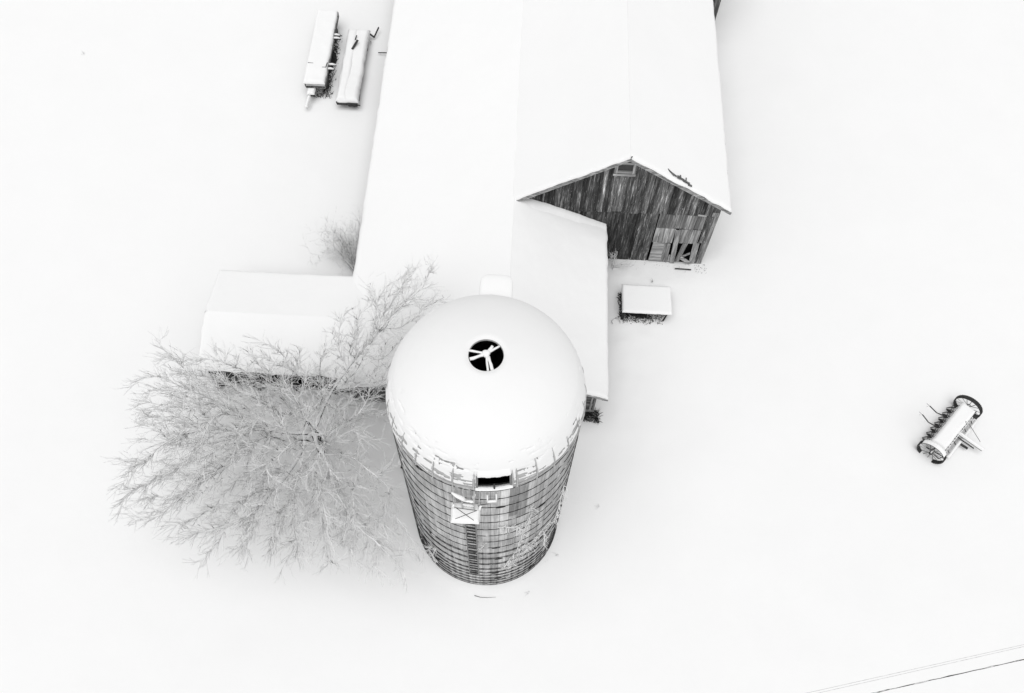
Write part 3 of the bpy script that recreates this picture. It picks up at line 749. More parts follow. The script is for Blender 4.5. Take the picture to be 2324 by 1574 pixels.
# ---------------------------------------------------------------- tree
def tube_batch(lines, sides):
    """lines: list of (pts (n,3), radii (n,)) -> vertex array, quad array"""
    Vs, Fs, k = [], [], 0
    by = {}
    for p, r in lines: by.setdefault(len(p), []).append((p, r))
    for n, L in by.items():
        P = np.array([q[0] for q in L]); R = np.array([q[1] for q in L]); m = len(L)
        D = np.empty_like(P); D[:, 1:-1] = P[:, 2:]-P[:, :-2]; D[:, 0] = P[:, 1]-P[:, 0]; D[:, -1] = P[:, -1]-P[:, -2]
        D /= np.linalg.norm(D, axis=-1, keepdims=True)+1e-9
        up = np.zeros_like(D); up[..., 2] = 1; up[np.abs(D[..., 2]) > .95] = (1, 0, 0)
        A = np.cross(D, up); A /= np.linalg.norm(A, axis=-1, keepdims=True)+1e-9; B = np.cross(A, D)
        t = 2*np.pi*np.arange(sides)/sides+.5
        V = P[:, :, None]+R[:, :, None, None]*(A[:, :, None]*np.cos(t)[:, None]+B[:, :, None]*np.sin(t)[:, None])
        Vs.append(V.reshape(-1, 3))
        l, i, j = np.meshgrid(np.arange(m), np.arange(n-1), np.arange(sides), indexing='ij'); j2 = (j+1) % sides
        b = l*n*sides
        Fs.append((np.stack([b+i*sides+j, b+i*sides+j2, b+(i+1)*sides+j2, b+(i+1)*sides+j], -1).reshape(-1, 4))+k); k += m*n*sides
    return np.vstack(Vs), [np.vstack(Fs)]

class Grow:
    def __init__(s, seed, block=None): s.r = np.random.RandomState(seed); s.block = block
    def rv(s): v = s.r.normal(size=3); return v/np.linalg.norm(v)
    def path(s, p, d, L, n, wig, lift):
        pts = [np.array(p, float)]; d = np.array(d, float); d /= np.linalg.norm(d)
        for _ in range(n):
            d = d+wig*s.r.normal(size=3)+np.array([0, 0, lift]); d /= np.linalg.norm(d); pts.append(pts[-1]+d*L/n)
        return np.array(pts)
    def side(s, d, ang):
        q = np.cross(d, s.rv()); q /= np.linalg.norm(q)+1e-9; return d*math.cos(ang)+q*math.sin(ang)
    def along(s, pts, f):
        i = min(int(f*(len(pts)-1)), len(pts)-2); g = f*(len(pts)-1)-i
        d = pts[i+1]-pts[i]; return pts[i]*(1-g)+pts[i+1]*g, d/np.linalg.norm(d)

def snowy_tree():
    """branches grown by space colonisation into a wide low crown"""
    r = np.random.RandomState(5); g = Grow(6)
    root = empty('bare_tree', (-8.3, 14.0, 0), 0, 'big spreading bare tree with snow laden branches left of the silo', 'tree')
    O = np.array([-8.3, 14.0, 0])
    poly = np.array([(-14.82, 10.45), (-14.43, 12.18), (-14.86, 13.95), (-14.47, 15.34), (-14.08, 16.37), (-12.47, 16.06), (-10.93, 16.55), (-9.31, 16.64), (-8.09, 16.4), (-7.4, 18.0), (-5.83, 19.72), (-4.52, 20.81), (-3.26, 19.54), (-3.37, 18.66), (-4.68, 16.79), (-4.98, 15.36), (-4.79, 13.63), (-5.46, 12.65), (-4.6, 11.87), (-3.52, 9.56), (-2.91, 8.34), (-3.55, 7.39), (-4.94, 7.59), (-7.07, 7.81), (-8.62, 7.41), (-10.58, 7.96), (-12.77, 8.67), (-14.33, 9.35)])                                   # crown outline on the level 5 m above ground
    def inside(p):
        x, y = p; c = False; j = len(poly)-1
        for i in range(len(poly)):
            if (poly[i][1] > y) != (poly[j][1] > y) and x < (poly[j][0]-poly[i][0])*(y-poly[i][1])/(poly[j][1]-poly[i][1])+poly[i][0]: c = not c
            j = i
        return c
    A, B = poly, np.roll(poly, -1, 0)
    def edge(p):
        t = np.clip(((p-A)*(B-A)).sum(1)/((B-A)**2).sum(1), 0, 1); return np.hypot(*(A+(B-A)*t[:, None]-p).T).min()
    pts = []
    lo, hi = poly.min(0), poly.max(0)
    while len(pts) < 3700:
        p = lo-1.2+(hi-lo+2.4)*r.rand(2); d = edge(p)
        lump = .5+1.5*float(fbm(p[0]*.45+3, p[1]*.45, 7., 2))
        if inside(p):
            if r.rand() > min(1., .3+.4*d)*(.55+.9*lump)*(1.3 if p[0] > -7.5 and p[1] < 11.5 else .9): continue
        else:
            if d > .5 or r.rand() > .05: continue
            d = 0.
        zc, h = 5.0, min(2.3, .35+.75*d)
        if p[1] > 15.4: zc, h = 6.5+.2*(p[1]-15.4), min(1.1, h)
        elif p[1] < 9.2: zc = 4.3
        z = zc+h*r.uniform(-1, 1); k = (37.7-z)/32.7; q = np.array([p[0]*k, p[1]*k, z])
        if np.hypot(q[0]-SX, q[1]-SY) < 3.3: continue
        pts.append(q)
    att = np.array(pts)
    nodes = [O+[0, 0, -.1], O+[.02, -.02, .6], O+[.04, -.03, 1.2], O+[.08, -.06, 1.8], O+[.1, -.1, 2.2]]; par = [-1, 0, 1, 2, 3]
    STEP, KILL, INF = .28, .38, 9.
    near = np.full(len(att), -1); nd = np.full(len(att), 1e9)
    def upd(i0):
        N_ = np.array(nodes[i0:]); D = np.linalg.norm(att[:, None]-N_[None], axis=2); j = D.argmin(1); m = D[np.arange(len(att)), j]
        w = m < nd; nd[w] = m[w]; near[w] = j[w]+i0
    upd(2)
    for it in range(90):
        act = (nd < INF) & (nd > KILL)
        if not act.any(): break
        i0 = len(nodes); ids = np.unique(near[act]); N0 = np.array(nodes)
        for i in ids:
            v = att[act & (near == i)]-N0[i]; v = (v/np.linalg.norm(v, axis=1, keepdims=True)).mean(0)
            if par[i] >= 0: v = v*1.0+.5*(N0[i]-N0[par[i]])/STEP
            v += r.normal(size=3)*.13; v /= np.linalg.norm(v)+1e-9
            nodes.append(N0[i]+v*STEP); par.append(i)
        upd(i0)
        keep = nd > KILL; 
        att = att[keep]; near = near[keep]; nd = nd[keep]
        if len(att) == 0 or len(nodes) > 16000: break
    N0 = np.array(nodes); n = len(N0); kids = [[] for _ in range(n)]
    for i in range(1, n): kids[par[i]].append(i)
    area = np.zeros(n)
    for i in range(n-1, -1, -1): area[i] = sum(area[k] for k in kids[i]) if kids[i] else .0085**2.05
    rad = area**(1/2.05); rad = np.minimum(rad, .34)
    thick, thin = [], []
    starts = [0]
    while starts:
        i = starts.pop(); ch = [par[i], i] if par[i] >= 0 else [i]
        while kids[i]:
            ks = sorted(kids[i], key=lambda k: -rad[k]); starts += ks[1:]; i = ks[0]; ch.append(i)
        if len(ch) < 2: continue
        P, R = N0[ch]-O, rad[ch].copy()
        if par[ch[1]] >= 0 and len(ch) > 2: R[0] = R[1]
        (thick if R.max() > .07 else thin).append((P, R))
    tw = []
    for i in range(4, n):
        if rad[i] > .06: continue
        d = N0[i]-N0[par[i]]; d /= np.linalg.norm(d)+1e-9
        rv_ = N0[i]-O-[0, 0, 2.]; rv_ /= np.linalg.norm(rv_)
        for _ in range(4 if kids[i] else 3):
            l = r.uniform(.25, .85)*(.85 if not kids[i] else 1.); p = N0[i]-d*STEP*r.rand(); q = g.path(p, g.side(d, r.uniform(.4, .95))+.35*rv_, l, 3, .12, .015); tw.append((q-O, np.array([.0105, .0095, .008, .006])))
            if r.rand() < .75:
                p2, d2 = g.along(q, r.uniform(.3, .9)); tw.append((g.path(p2, g.side(d2, .6), l*.45, 2, .15, .02)-O, np.array([.008, .007, .005])))
    V, F = tube_batch(thick, 8); bigmesh('trunk', V, F, M_BARK, root)
    V, F = tube_batch(thin, 5); bigmesh('branches', V, F, M_BARK, root)
    V, F = tube_batch(tw, 4); bigmesh('crown', V, F, M_TWIG, root)
    print('tree nodes', n, 'twigs', len(tw))
snowy_tree()

def shrub(name, loc, stems, h, spread, lean, label, cat, seed, m, r0=.018, sub=7, twig=4, droop=0., wall=None):
    g = Grow(seed); root = empty(name, loc, 0, label, cat); L1, L2 = [], []
    for i in range(stems):
        a = g.r.uniform(0, 2*math.pi); d = np.array([math.cos(a)*spread+lean[0], math.sin(a)*spread+lean[1], 1.])
        P = g.path(g.r.normal(size=3)*[.12, .12, 0], d, h*g.r.uniform(.6, 1.15), 7, .12, droop); L1.append((P, np.linspace(r0, r0*.35, 8)))
        for f in g.r.uniform(.3, 1, sub):
            p, q = g.along(P, min(f, .98)); l = h*.38*g.r.uniform(.5, 1.1); Q = g.path(p, g.side(q, g.r.uniform(.4, 1.)), l, 4, .2, droop); L2.append((Q, np.linspace(r0*.45, r0*.25, 5)))
            for e in g.r.uniform(.2, 1, twig):
                p2, q2 = g.along(Q, min(e, .98)); L2.append((g.path(p2, g.side(q2, .7), l*.4, 2, .2, droop), np.array([r0*.3, r0*.25, r0*.2])))
    if wall is not None: L1, L2 = [[q for q in L if q[0][:, 0].max() < wall] for L in (L1, L2)]
    V, F = tube_batch(L1, 5); bigmesh('stems', V, F, m, root); V, F = tube_batch(L2, 3); bigmesh('crown', V, F, m, root)
    return root
shrub('shrub', (-7.8, 23.45, 0), 56, 2.7, .45, (-.03, .40), 'leafless thin stemmed shrub behind the low shed at the roof edge', 'shrub', 3, M_SHRUB, .014, 9, 5, -.06, .4)
shrub('bush', (4.9, 24.55, 0), 8, 1.15, .6, (.15, -.1), 'small snow dusted bush in the corner of shed and barn gable', 'bush', 9, M_VINE, .018, 5, 3)

# vines on the silo
def vine(label, seed, paths, tw):
    g = Grow(seed); root = empty('vine', (SX, SY, 0), 0, label, 'vine'); L1, L2 = [], []
    def sp(deg, z, off): t = math.radians(deg-90); return np.array([(SR+off)*math.cos(t), (SR+off)*math.sin(t), z])
    for pts, r in paths:
        a = np.array(pts, float); k = np.linspace(0, len(a)-1, len(a)*4)
        D = np.interp(k, range(len(a)), a[:, 0])+g.r.normal(size=len(k))*.35; Z = np.interp(k, range(len(a)), a[:, 1])+g.r.normal(size=len(k))*.05
        P = np.array([sp(d, z, .05) for d, z in zip(D, Z)]); L1.append((P, np.full(len(P), r)))
        for i in range(int(tw*len(a))):
            f = g.r.uniform(0, .99); p, d = g.along(P, f); q = g.side(d, g.r.uniform(.4, 1.4)); n = np.array([p[0], p[1], 0])/np.hypot(p[0], p[1]); q = q-n*min(0, q@n)+n*.15
            Q = g.path(p, q, g.r.uniform(.12, .42), 4, .4, -.06)
            rr = np.hypot(Q[:, 0], Q[:, 1]); s = np.maximum(rr, SR+.03)/rr; Q[:, :2] *= s[:, None]; L2.append((Q, np.linspace(r*.8, r*.4, 5)))
    V, F = tube_batch(L1, 5); bigmesh('stem', V, F, M_VINE, root); V, F = tube_batch(L2, 4); tag(bigmesh('twigs', V, F, M_VINE, root), kind='stuff')
vine('snowy leafless vine clinging to the front right of the silo', 21, [([(16, 3.1), (19, 4.0), (24, 5.0), (29, 5.3), (36, 5.2), (41, 5.4), (44, 5.8), (52, 5.9)], .015), ([(24, 5.0), (26.6, 6.7), (27.4, 7.4), (31, 8.5), (32.6, 9.3), (31, 9.9)], .012), ([(10.5, 8.75), (16, 8.5), (22, 8.3), (27, 7.4)], .014), ([(45, 5.5), (49, 4.0), (49.6, 3.1)], .015), ([(19, 4.), (21, 3.4), (25, 3.9), (31, 4.5)], .014), ([(29, 5.3), (33, 4.6), (38, 4.9)], .014)], 11)
vine('thin snowy vine along the far right edge of the silo', 22, [([(62, 8.6), (61.6, 7.4), (61, 6.3), (59.4, 5.6), (57, 4.8)], .018), ([(63, 7.8), (66, 7.0), (67, 5.8)], .014)], 8)
vine('little snowy vine low on the left side of the silo', 23, [([(-44, 2.6), (-40, 3.2), (-36, 3.5)], .016), ([(-46, 2.0), (-41, 1.5), (-38, 1.2)], .016)], 9)
vine('single stray twig beside the silo ladder', 24, [([(-2.5, 5.6), (0, 6.2), (3, 6.9)], .010)], 4)

# ---------------------------------------------------------------- seed drill
def drill():
    ang = math.atan2(.745, .667)
    root = empty('seed_drill', (20.14, 16.33, -.11), ang, 'old horse drawn grain drill with spoked iron wheels alone in the snow', 'farm machine')
    HX, WR = 1.57, .62
    for sx in (-1, 1):
        # rim with side flanges and cleats
        b = MB(); n = 56; prof = [(WR-.02, -.1), (WR+.005, -.1), (WR+.005, .1), (WR-.02, .1)]
        V = [(sx*HX+dx, r*math.cos(t), WR+r*math.sin(t)) for t in (2*math.pi*k/n for k in range(n)) for r, dx in prof]
        b.add(V, [(k*4+j, k*4+(j+1) % 4, ((k+1) % n)*4+(j+1) % 4, ((k+1) % n)*4+j) for k in range(n) for j in range(4)])
        for k in range(0, 44):
            t = 2*math.pi*k/44; p = lambda r, dx: (sx*HX+dx, r*math.cos(t), WR+r*math.sin(t))
            b.bar(p(WR+.014, -.1), p(WR+.014, .1), .02, .024, (0, math.cos(t), math.sin(t)))
        wh = b.build('wheel', M_IRON, root)
        for k in range(14):
            t = 2*math.pi*k/14+.1; q = MB(); e = .05 if k % 2 else -.05
            q.tube([(sx*HX+e, .06*math.cos(t), WR+.06*math.sin(t)), (sx*HX, (WR-.02)*math.cos(t), WR+(WR-.02)*math.sin(t))], .012, 5); q.build('spoke', M_IRONS, wh)
        q = MB(); q.tube([(sx*(HX-.14), 0, WR), (sx*(HX+.12), 0, WR)], .075, 12); q.build('hub', M_IRONS, wh, smooth=True)
        # snow resting on the top of the near rim
        if sx > 0: continue
        V = []; m = 34; t0, t1 = math.radians(28), math.radians(140)
        for k in range(m):
            f = k/(m-1); t = t0+(t1-t0)*f; h = .07*math.sin(math.pi*f)**.5*(1+.12*math.sin(k*1.9)); w = .105
            for dx, dh in ((-w, -.005), (-w*.9, h*.8), (0, h*1.1), (w*.9, h*.8), (w, -.005)):
                r = WR+.025+dh; V.append((sx*HX+dx, r*math.cos(t), WR+r*math.sin(t)))
        q = MB(); q.add(V, [(k*5+j, k*5+5+j, k*5+6+j, k*5+1+j) for k in range(m-1) for j in range(4)]); q.build('snow', M_SNOWR, wh, smooth=True)
    b = MB(); b.tube([(-HX+.1, 0, WR), (HX-.1, 0, WR)], .03, 8); b.build('axle', M_IRON, root)
    b = MB(); b.add([(-1.28, -.17, .62), (1.28, -.17, .62), (1.28, .17, .62), (-1.28, .17, .62), (-1.30, -.31, 1.0), (1.30, -.31, 1.0), (1.30, .31, 1.0), (-1.30, .31, 1.0)],
                    [(0, 3, 2, 1), (4, 5, 6, 7), (0, 1, 5, 4), (1, 2, 6, 5), (2, 3, 7, 6), (3, 0, 4, 7)]); box = b.build('seed_box', M_WOODX_DK, root)
    snow_slab('snow', [(-1.30, -.32, 1.0), (1.30, -.32, 1.0), (1.30, .32, 1.0), (-1.30, .32, 1.0)], .13, box, 50, 22, .1, .03, .012, seed=51)
    b = MB(); b.tube([(.45, -.26, 1.02), (.47, -.28, 1.16)], .022, 6); b.build('lid_knob', M_IRON, box)
    # discs, arms and hoses at the back
    for i in range(7):
        x = -.98+.345*i
        a = MB(); a.tube([(x+.12, .22, .55), (x+.09, .38, .50), (x+.02, .55, .42), (x-.12, .66, .36)], [.028, .034, .03, .022], 6); arm = a.build('opener_arm', M_IRON, root)
        d = MB(); n = 18; V = [(x+.02*sn, .48, .13) for sn in (-1, 1)] + [(x+.004*sn, .48+.13*math.cos(2*math.pi*k/n), .13+.13*math.sin(2*math.pi*k/n)) for sn in (-1, 1) for k in range(n)]
        d.add(V, [(0, 2+(k+1) % n, 2+k) for k in range(n)] + [(1, 2+n+k, 2+n+(k+1) % n) for k in range(n)]); d.build('disc', M_IRONS, arm)
        for s in (0, .16):
            h = MB(); pts = [(x+s+.03*math.sin(k*2.2), .20+.30*k/7, .64-.38*k/7+.03*math.cos(k*2.6)) for k in range(8)]; h.tube(pts, .02, 6); h.build('seed_hose', M_IRONS, root)
        c = MB(); c.tube([(x+.17, .33, .62), (x+.1, .46, .60), (x+.16, .52, .42), (x+.02, .44, .3)], .014, 5); c.tube([(x+.1, .36, .66), (x-.04, .44, .5), (x+.04, .54, .52)], .014, 5); c.build('drag_chain', M_IRON, root)
    b = MB(); b.bar((-1.2, .34, .58), (1.25, .34, .58), .05, .05); b.build('rear_rail', M_IRONS, root)
    for pts in ([(-.36, .42, .7), (-.62, .74, .98), (-.80, .94, 1.2), (-.87, 1.36, 1.5)], [(.35, .42, .7), (.08, .73, .98), (-.13, .93, 1.2), (-.27, 1.35, 1.5)]):
        b = MB(); b.tube(pts, .026, 6); lv = b.build('lever', M_IRON, root)
        e = Vector(pts[-1]); b = MB(); b.tube([e, e+Vector((-.02, .16, .06))], .016, 6); b.tube([e+Vector((-.05, .03, 0)), e+Vector((-.12, .09, .02))], .012, 5); b.build('grip', M_IRONS, lv)
    # front: rail with brackets, foot board, tongue
    b = MB(); b.bar((-1.1, -.44, .6), (1.3, -.44, .6), .035, .04); b.build('front_rail', M_IRONS, root)
    for x in (-1.02, -.82, -.62, -.42, -.24, .42, .58, .78, .98, 1.16):
        b = MB(); b.bar((x, -.17, .62), (x-.01, -.44, .615), .035, .03); b.build('bracket', M_IRON, root)
    b = MB(); b.bar((-1.1, -.68, .38), (1.35, -.68, .38), .10, .03); fb = b.build('foot_board', M_WOODX, root); fb.color = (.8, .8, .8, 1)
    snow_slab('snow', [(-1.1, -.735, .395), (1.35, -.735, .395), (1.35, -.625, .395), (-1.1, -.625, .395)], .06, fb, 40, 8, .04, .01, .008, seed=57)
    for x in (-.9, -.35, .55, 1.1):
        b = MB(); b.bar((x, -.44, .58), (x, -.63, .40), .03, .02); b.build('foot_stay', M_IRON, root)
    b = MB(); b.bar((.12, -.30, .60), (.26, -1.62, .48), .12, .09); tg = b.build('tongue', M_WOODY, root)
    snow_slab('snow', [(.06, -.34, .645), (.18, -.34, .645), (.32, -1.62, .525), (.20, -1.62, .525)], .09, tg, 10, 40, .05, .01, .01, seed=58)
    b = MB(); b.bar((-.06, -.40, .56), (.08, -1.3, .42), .04, .04); b.build('hitch_bar', M_IRON, root)
    b = MB(); b.bar((-.13, -.62, .35), (-.06, -1.12, .32), .10, .05); b.build('hitch_plate', M_IRON, root)
    b = MB(); b.tube([(.9, -.5, .55), (.55, -1.35, .45)], .012, 5); b.build('brace_rod', M_IRON, root)
    b = MB(); b.box((1.28, -.62, .60), (1.50, -.38, .64)); b.box((1.30, -.40, .62), (1.48, -.36, .84)); b.build('gear_guard', M_IRON, root)
    b = MB(); b.bar((-1.45, .3, .5), (-1.46, -.5, .72), .03, .03); b.bar((-1.45, -.5, .72), (-1.45, -.42, .35), .03, .03); b.bar((-1.45, .3, .5), (-1.45, -.42, .35), .03, .03); b.build('drive_bracket', M_IRON, root)
drill()

# ---------------------------------------------------------------- table in the yard
def yard_table():
    root = empty('table', (0, 0, 0), 0, 'low table heaped with square slab of snow beside the shed', 'table')
    b = MB(); b.box((5.24, 21.52, .72), (7.56, 23.0, .78)); top = b.build('table_top', M_WOODX_DK, root)
    snow_slab('snow', [(5.22, 21.49, .78), (7.58, 21.49, .78), (7.58, 23.02, .78), (5.22, 23.02, .78)], .09, top, 40, 30, .09, .012, .012, seed=61)
    for p, q, w in (((5.32, 21.58, -.05), (5.32, 21.58, .72), .11), ((7.30, 21.56, -.05), (7.42, 21.6, .72), .06), ((5.32, 22.9, -.05), (5.32, 22.9, .72), .09), ((7.42, 22.9, -.05), (7.42, 22.9, .72), .06)):
        b = MB(); b.bar(p, q, w, w, (0, 1, 0)); b.build('leg', mk_dark, root)
    b = MB(); b.bar((7.05, 21.6, .70), (7.34, 21.58, .42), .025, .025); b.build('brace', mk_dark, root)
    b = MB(); b.box((5.28, 21.7, .45), (5.31, 22.8, .70)); b.build('side_board', mk_dark, root)
mk_dark = mk_flat('dark_iron', .03, .7)
yard_table()

def dry_grass(name_label, region, n, h, seed, dirt=None, dens=None, cat='grass'):
    r = np.random.RandomState(seed); x0, x1, y0, y1 = region; V, F = [], []
    k = 0
    while k < n:
        x, y = r.uniform(x0, x1), r.uniform(y0, y1)
        if dens is not None and r.rand() > dens(x, y): continue
        a = r.uniform(0, 6.28); hh = h*r.uniform(.4, 1.2); w = r.uniform(.006, .014); lx, ly = r.normal(size=2)*.45*hh
        i = len(V); V += [(x-w*math.cos(a), y-w*math.sin(a), -.02), (x+w*math.cos(a), y+w*math.sin(a), -.02), (x+lx*.5+w*.7, y+ly*.5, hh*.65), (x+lx*1.2, y+ly*1.2, hh*.85)]
        F += [(i, i+1, i+2), (i, i+2, i+3)]; k += 1
    if dirt:
        for cx, cy, rx, ry in dirt:
            m = 36; i = len(V); V += [(cx+rx*(1+.25*math.sin(5*t+cx)+.15*r.normal())*math.cos(t), cy+ry*(1+.2*math.sin(4*t)+.15*r.normal())*math.sin(t), .075) for t in (2*math.pi*q/m for q in range(m))]; V.append((cx, cy, .08))
            F += [(i+q, i+(q+1) % m, i+m) for q in range(m)]
    o = mesh('dead_grass', V, F, M_GRASS); tag(o, name_label, cat, kind='stuff'); return o
dry_grass('dark dead grass showing under the table', (5.15, 7.3, 21.25, 22.95), 1900, .18, 1, [(5.9, 22.1, .6, .45)], lambda x, y: min(1, max(0, (1.25-.38*(x-5.2))*(1 if y > 21.6 else .6+(y-21.6)*1.6))))
dry_grass('dark dead grass at the foot of the shed corner', (3.2, 4.15, 16.0, 16.6), 700, .22, 2, [(3.5, 16.36, .4, .1)])
dry_grass('dark dead grass under the long wagon', (-12.0, -10.72, 34.75, 39.6), 900, .2, 3, [(-11.35, 37.2, .4, 1.9)], lambda x, y: 1 if -11.3 < x < -10.85 or y < 35.1 else .15)
dry_grass('scattered dry grass tips at the barn corner', (9.0, 9.6, 24.4, 24.95), 40, .07, 4)
dry_grass('sparse grass tips poking through the snow below the gable', (5.2, 8.8, 24.45, 24.95), 30, .05, 5)

# ---------------------------------------------------------------- wagons behind
def wagons():
    root = empty('wagon', (0, 0, 0), 0, 'long narrow farm wagon with bare plank side above dark grass', 'wagon', 'wagons parked beyond the shed')
    x0, x1, y0, y1, zb = -12.05, -10.98, 34.85, 40.35, .62
    b = MB(); b.box((x0, y0, zb), (x1, y1, zb+.08)); bed = b.build('bed', M_WOODY, root)
    for i, z in enumerate((zb+.1, zb+.28)):
        for x in (x1, x0-.03):
            b = MB(); b.box((0, y0, 0), (.035, y1, .165)); o = b.build('side_board', M_WOODY, root, loc=(x, 0, z)); o.color = (1.2, 1.2, 1.2, 1)
    for y in (y0, y1-.03):
        b = MB(); b.box((x0+.03, y, zb+.2), (x1, y+.03, zb+.42)); b.build('end_board', M_WOODX, root)
    snow_slab('snow', [(x0-.07, y0-.03, zb+.40), (x1+.02, y0-.03, zb+.40), (x1+.02, y1+.04, zb+.40), (x0-.07, y1+.04, zb+.40)], .16, root, 24, 80, .14, .05, .02, seed=71)
    for y, w in ((36.32, .75), (36.0, .62), (38.35, .72), (38.6, .6)):
        b = MB(); b.bar((x1+.04, y, zb+.32), (x1+w*.6, y, zb+.30), .06, .06); st = b.build('cross_stake', M_IRON, root)
        b = MB(); b.tube([(x1+.04, y, zb+.39), (x1+w*.3, y+.01, zb+.40), (x1+w*.58, y, zb+.37)], [.06, .065, .04], 7); b.build('snow', M_SNOWR, st, smooth=True)
    for p, q in (((x0, 36.2, 1.16), (x0+.3, 36.18, 1.16)), ((x0+.45, 35.92, 1.16), (x0+.75, 35.92, 1.16)), ((x0+.82, 35.92, 1.16), (x0+1.02, 35.93, 1.16)), ((x0+1.02, 35.93, 1.16), (x0+1.06, 36.28, 1.16))):
        b = MB(); b.bar(p, q, .03, .05); b.build('divider_board', M_IRON, root)
    for x in (x0+.08, x1-.08):
        for y in (35.6, 39.4):
            b = MB(); b.tube([(x-.06, y, .3), (x+.06, y, .3)], .32, 16); b.build('wheel', M_IRON, root)
    b = MB(); b.bar((-11.78, 34.85, .5), (-11.92, 33.75, .28), .09, .09); tg = b.build('tongue', M_WOODY, root)
    snow_slab('snow', [(-11.84, 34.8, .55), (-11.72, 34.8, .55), (-11.86, 33.75, .33), (-11.98, 33.75, .33)], .09, tg, 8, 20, .05, .01, .01, seed=73)
    b = MB(); b.box((-11.9, 34.45, .42), (-11.55, 34.8, .62)); hb = b.build('hitch_box', M_IRON, root)
    snow_slab('snow', [(-11.92, 34.43, .62), (-11.53, 34.43, .62), (-11.53, 34.82, .62), (-11.92, 34.82, .62)], .12, hb, 10, 10, .08, .01, .01, seed=74)
    # second, lower one, drifted over
    root = empty('wagon', (0, 0, 0), 0, 'low flat wagon buried under snow between the other wagon and shed', 'wagon', 'wagons parked beyond the shed')
    x0, x1, y0, y1, zb = -10.28, -9.12, 34.0, 39.5, .45
    b = MB(); b.box((x0, y0, zb), (x1, y1, zb+.08)); b.build('bed', M_WOODY, root)
    snow_slab('snow', [(x0-.03, y0+.05, zb+.08), (x1+.03, y0+.05, zb+.08), (x1+.03, y1, zb+.08), (x0-.03, y1, zb+.08)], .22, root, 26, 80, .22, .06, .03, seed=75)
    snow_slab('snow', [(x0+.02, y0+.1, zb+.2), (x0+.55, y0+.1, zb+.2), (x0+.55, y1-.1, zb+.2), (x0+.02, y1-.1, zb+.2)], .15, root, 16, 80, .16, .05, .03, seed=76)
    b = MB(); b.box((x0+.02, y0-.03, zb-.06), (x0+.62, y0, zb+.04)); b.box((x0+.0, y0-.03, zb+.04), (x0+.05, y0, zb+.18)); b.build('end_board', M_IRON, root)
    b = MB(); b.box((x1-.52, y0-.04, zb-.14), (x1-.02, y0, zb+.1)); b.bar((x1-.06, y0-.02, zb-.02), (x1+.14, y0-.02, zb-.04), .04, .05); b.build('end_board', M_IRON, root)
    for x in (x0+.1, x1-.1):
        for y in (34.8, 38.6):
            b = MB(); b.tube([(x-.06, y, .22), (x+.06, y, .22)], .24, 14); b.build('wheel', M_IRON, root)
    b = MB(); b.bar((-9.86, 37.75, .78), (-9.58, 38.3, .98), .12, .05); b.bar((-9.78, 38.5, .78), (-9.7, 38.75, .9), .05, .04); b.build('loose_plank', M_IRON, root)
wagons()

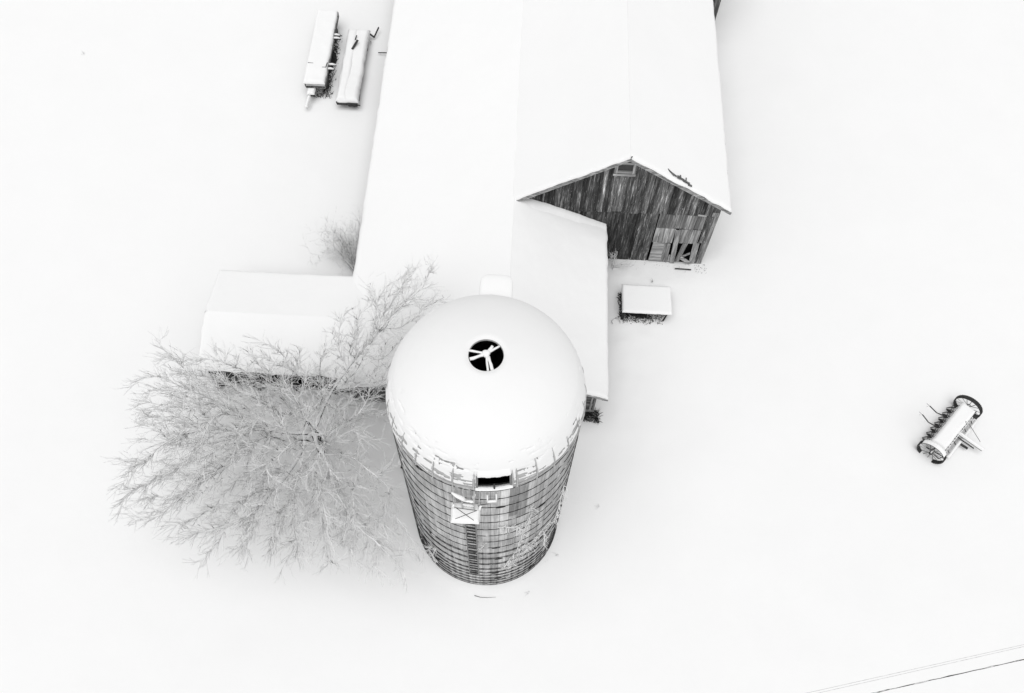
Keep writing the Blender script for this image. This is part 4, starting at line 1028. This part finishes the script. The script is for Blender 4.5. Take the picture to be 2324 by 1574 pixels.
def small_things():
    b = MB(); b.bar((-9.12, 39.55, .28), (-8.86, 39.38, .22), .05, .10); b.bar((-8.86, 39.38, .22), (-8.66, 40.05, .34), .05, .10)
    o = b.build('angle_iron', M_IRON); tag(o, 'dark bent angle of scrap metal past the buried wagon', 'scrap metal')
    b = MB(); b.tube([(-9.04, 39.2, .05), (-9.02, 38.95, .3)], .022, 5); b.tube([(-9.2, 39.9, .0), (-9.05, 39.45, .3)], .018, 5)
    o = b.build('stake', M_IRONS); tag(o, 'thin leaning stakes beside the bent scrap metal', 'stake')
    b = MB(); b.tube([(-8.5, 38.24, .16), (-8.1, 38.2, .22), (-7.6, 38.15, .25)], .03, 6)
    o = b.build('pole', M_IRON); tag(o, 'dark pole end sticking out from under the shed eave', 'pole')
    b = MB(); b.bar((8.0, 24.60, .05), (8.82, 24.56, .07), .05, .04, (0, .1, 1)); o = b.build('fallen_plank', M_WOODX_DK); o.color = (.35, .35, .35, 1)
    tag(o, 'dark plank lying on the snow below the broken doorway', 'plank')
    # broken boards lying on the roof
    root = empty('broken_shingles', (0, 0, 0), 0, 'ragged broken shingles lifting through snow on the right roof slope', 'shingles')
    sl = lambda x: rake(x)+.14
    for i, (x, y, w, l, a) in enumerate(((6.55, 24.98, .07, .42, .9), (6.72, 24.92, .06, .25, .7), (6.95, 24.90, .20, .2, .2), (7.1, 24.92, .14, .22, .3), (7.24, 24.88, .16, .2, .15), (7.38, 24.86, .12, .22, .2), (7.5, 24.82, .12, .2, .1), (7.02, 24.98, .3, .06, .1), (7.3, 24.97, .34, .05, .15))):
        b = MB(); z = sl(x); d = Vector((.83*math.cos(a), -math.sin(a)*.5, -.56*math.cos(a)+.15)).normalized()
        p = Vector((x, y, z+.02+.02*(i % 3))); b.bar(p-d*l/2, p+d*l/2, w*.6+.03, .02); o = b.build('shingle', M_WOODX_DK, root); o.color = (.7+.2*(i % 3),)*3+(1,)
    # half hidden snow heaped cart behind the silo
    root = empty('cart', (0, 0, 0), 0, 'snow heaped little cart half hidden behind the left of the silo', 'cart')
    b = MB(); b.box((-4.62, 13.3, .42), (-3.6, 14.35, .5)); bed = b.build('bed', mk_dark, root)
    snow_slab('snow', [(-4.72, 13.34, .5), (-3.55, 13.34, .5), (-3.55, 14.0, .5), (-4.72, 14.0, .5)], .3, bed, 24, 20, .3, .03, .03, seed=83)
    snow_slab('snow', [(-4.55, 13.9, .5), (-3.55, 13.9, .5), (-3.55, 14.9, .5), (-4.55, 14.9, .5)], .25, bed, 24, 20, .22, .03, .03, seed=84)
    b = MB(); b.bar((-4.65, 13.26, .34), (-3.7, 13.3, .36), .06, .12); b.build('front_rail', mk_dark, root)
    for x in (-4.5, -3.7):
        b = MB(); b.bar((x, 13.35, -.05), (x, 13.35, .42), .07, .07, (0, 1, 0)); b.build('leg', mk_dark, root)
        b = MB(); b.tube([(x-.04, 14.1, .25), (x+.04, 14.1, .25)], .27, 14); b.build('wheel', mk_dark, root)
    b = MB(); b.tube([(-4.85, 14.0, .0), (-4.7, 14.25, .5)], .025, 5); b.build('handle', mk_dark, root)
    # curl of wire by the table
    b = MB(); b.tube([(5.02+.16*math.cos(t)-.02*t, 21.35+.2*math.sin(t), .08+.05*math.sin(2*t)) for t in np.linspace(.2, 4.0, 14)], .016, 5); o = b.build('wire_curl', M_IRONS); tag(o, 'small curl of dark wire in the snow left of the table', 'wire')
    # straw line near the silo foot
    b = MB(); b.tube([(-1.05, 7.92, .045), (-.8, 7.86, .05), (-.5, 7.86, .045), (-.15, 7.9, .04)], [.016, .010, .008, .005], 5); o = b.build('fallen_branch', M_IRON); tag(o, 'thin dark stick lying in snow at the foot of the silo', 'branch')
    g = Grow(77)
    def weed(x, y, h, n, label):
        L = [(g.path((g.r.normal()*.02, g.r.normal()*.02, 0), (g.r.normal()*.5, g.r.normal()*.5, 1), h*g.r.uniform(.5, 1.1), 3, .3, -.03), np.array([.007, .006, .005, .004])) for _ in range(n)]
        V, F = tube_batch(L, 4); o = bigmesh('weed', V, F, M_SHRUB, None, loc=(x, y, 0)); tag(o, label, 'weed', 'dead weeds poking through the snow')
    weed(4.18, 12.05, .28, 4, 'tiny dark weed standing alone right of the silo')
    weed(2.35, 9.85, .3, 5, 'small dark weed in snow close to the silo foot')
    weed(1.95, 9.5, .15, 3, 'tiniest weed tip in snow beside the silo foot')
    weed(2.4, 10.5, .16, 3, 'faint weed tip just behind the small dark weed by silo')
    weed(1.2, 8.15, .2, 5, 'low pale weed tuft in front of the silo')
    weed(6.85, 23.75, .25, 9, 'bushy little weed tuft between the table and barn gable')
    weed(-25.2, 37.2, .3, 4, 'lone speck of weed far out in the left field')
small_things()

# ---------------------------------------------------------------- overhead lines
def wires():
    for lab, a, b_, r, m in (('upper of two thin grey overhead wires, bottom right', (9.48, 3.60), (16.53, 5.36), .006, M_WIRE), ('lower of two thin grey overhead wires, bottom right', (9.81, 3.61), (16.52, 5.30), .006, M_WIRE), ('dark twisted overhead cable nearest the bottom right corner', (11.52, 3.69), (16.43, 4.91), .013, M_CABLE)):
        a, b_ = np.array(a), np.array(b_); d = (b_-a)/np.linalg.norm(b_-a); pts = []
        for s in np.linspace(-16, 30, 160):
            p = a+d*s; z = 9.0+.0009*(s-5)**2
            w = .004*math.sin(s*9) if m is M_CABLE else 0
            pts.append((p[0]+w, p[1]-w, z))
        mb = MB(); mb.tube(pts, [r*(1+(.25*math.sin(s*5.3)+.2*math.sin(s*13.1) if m is M_CABLE else 0)) for s in np.linspace(-16, 30, 160)], 6)
        o = mb.build('overhead_wire', m, smooth=True); tag(o, lab, 'wire', 'overhead wires crossing the corner')
wires()

S.render.engine = 'CYCLES'
S.cycles.max_bounces = 8; S.cycles.diffuse_bounces = 5
S.render.resolution_x, S.render.resolution_y = 1024, 693
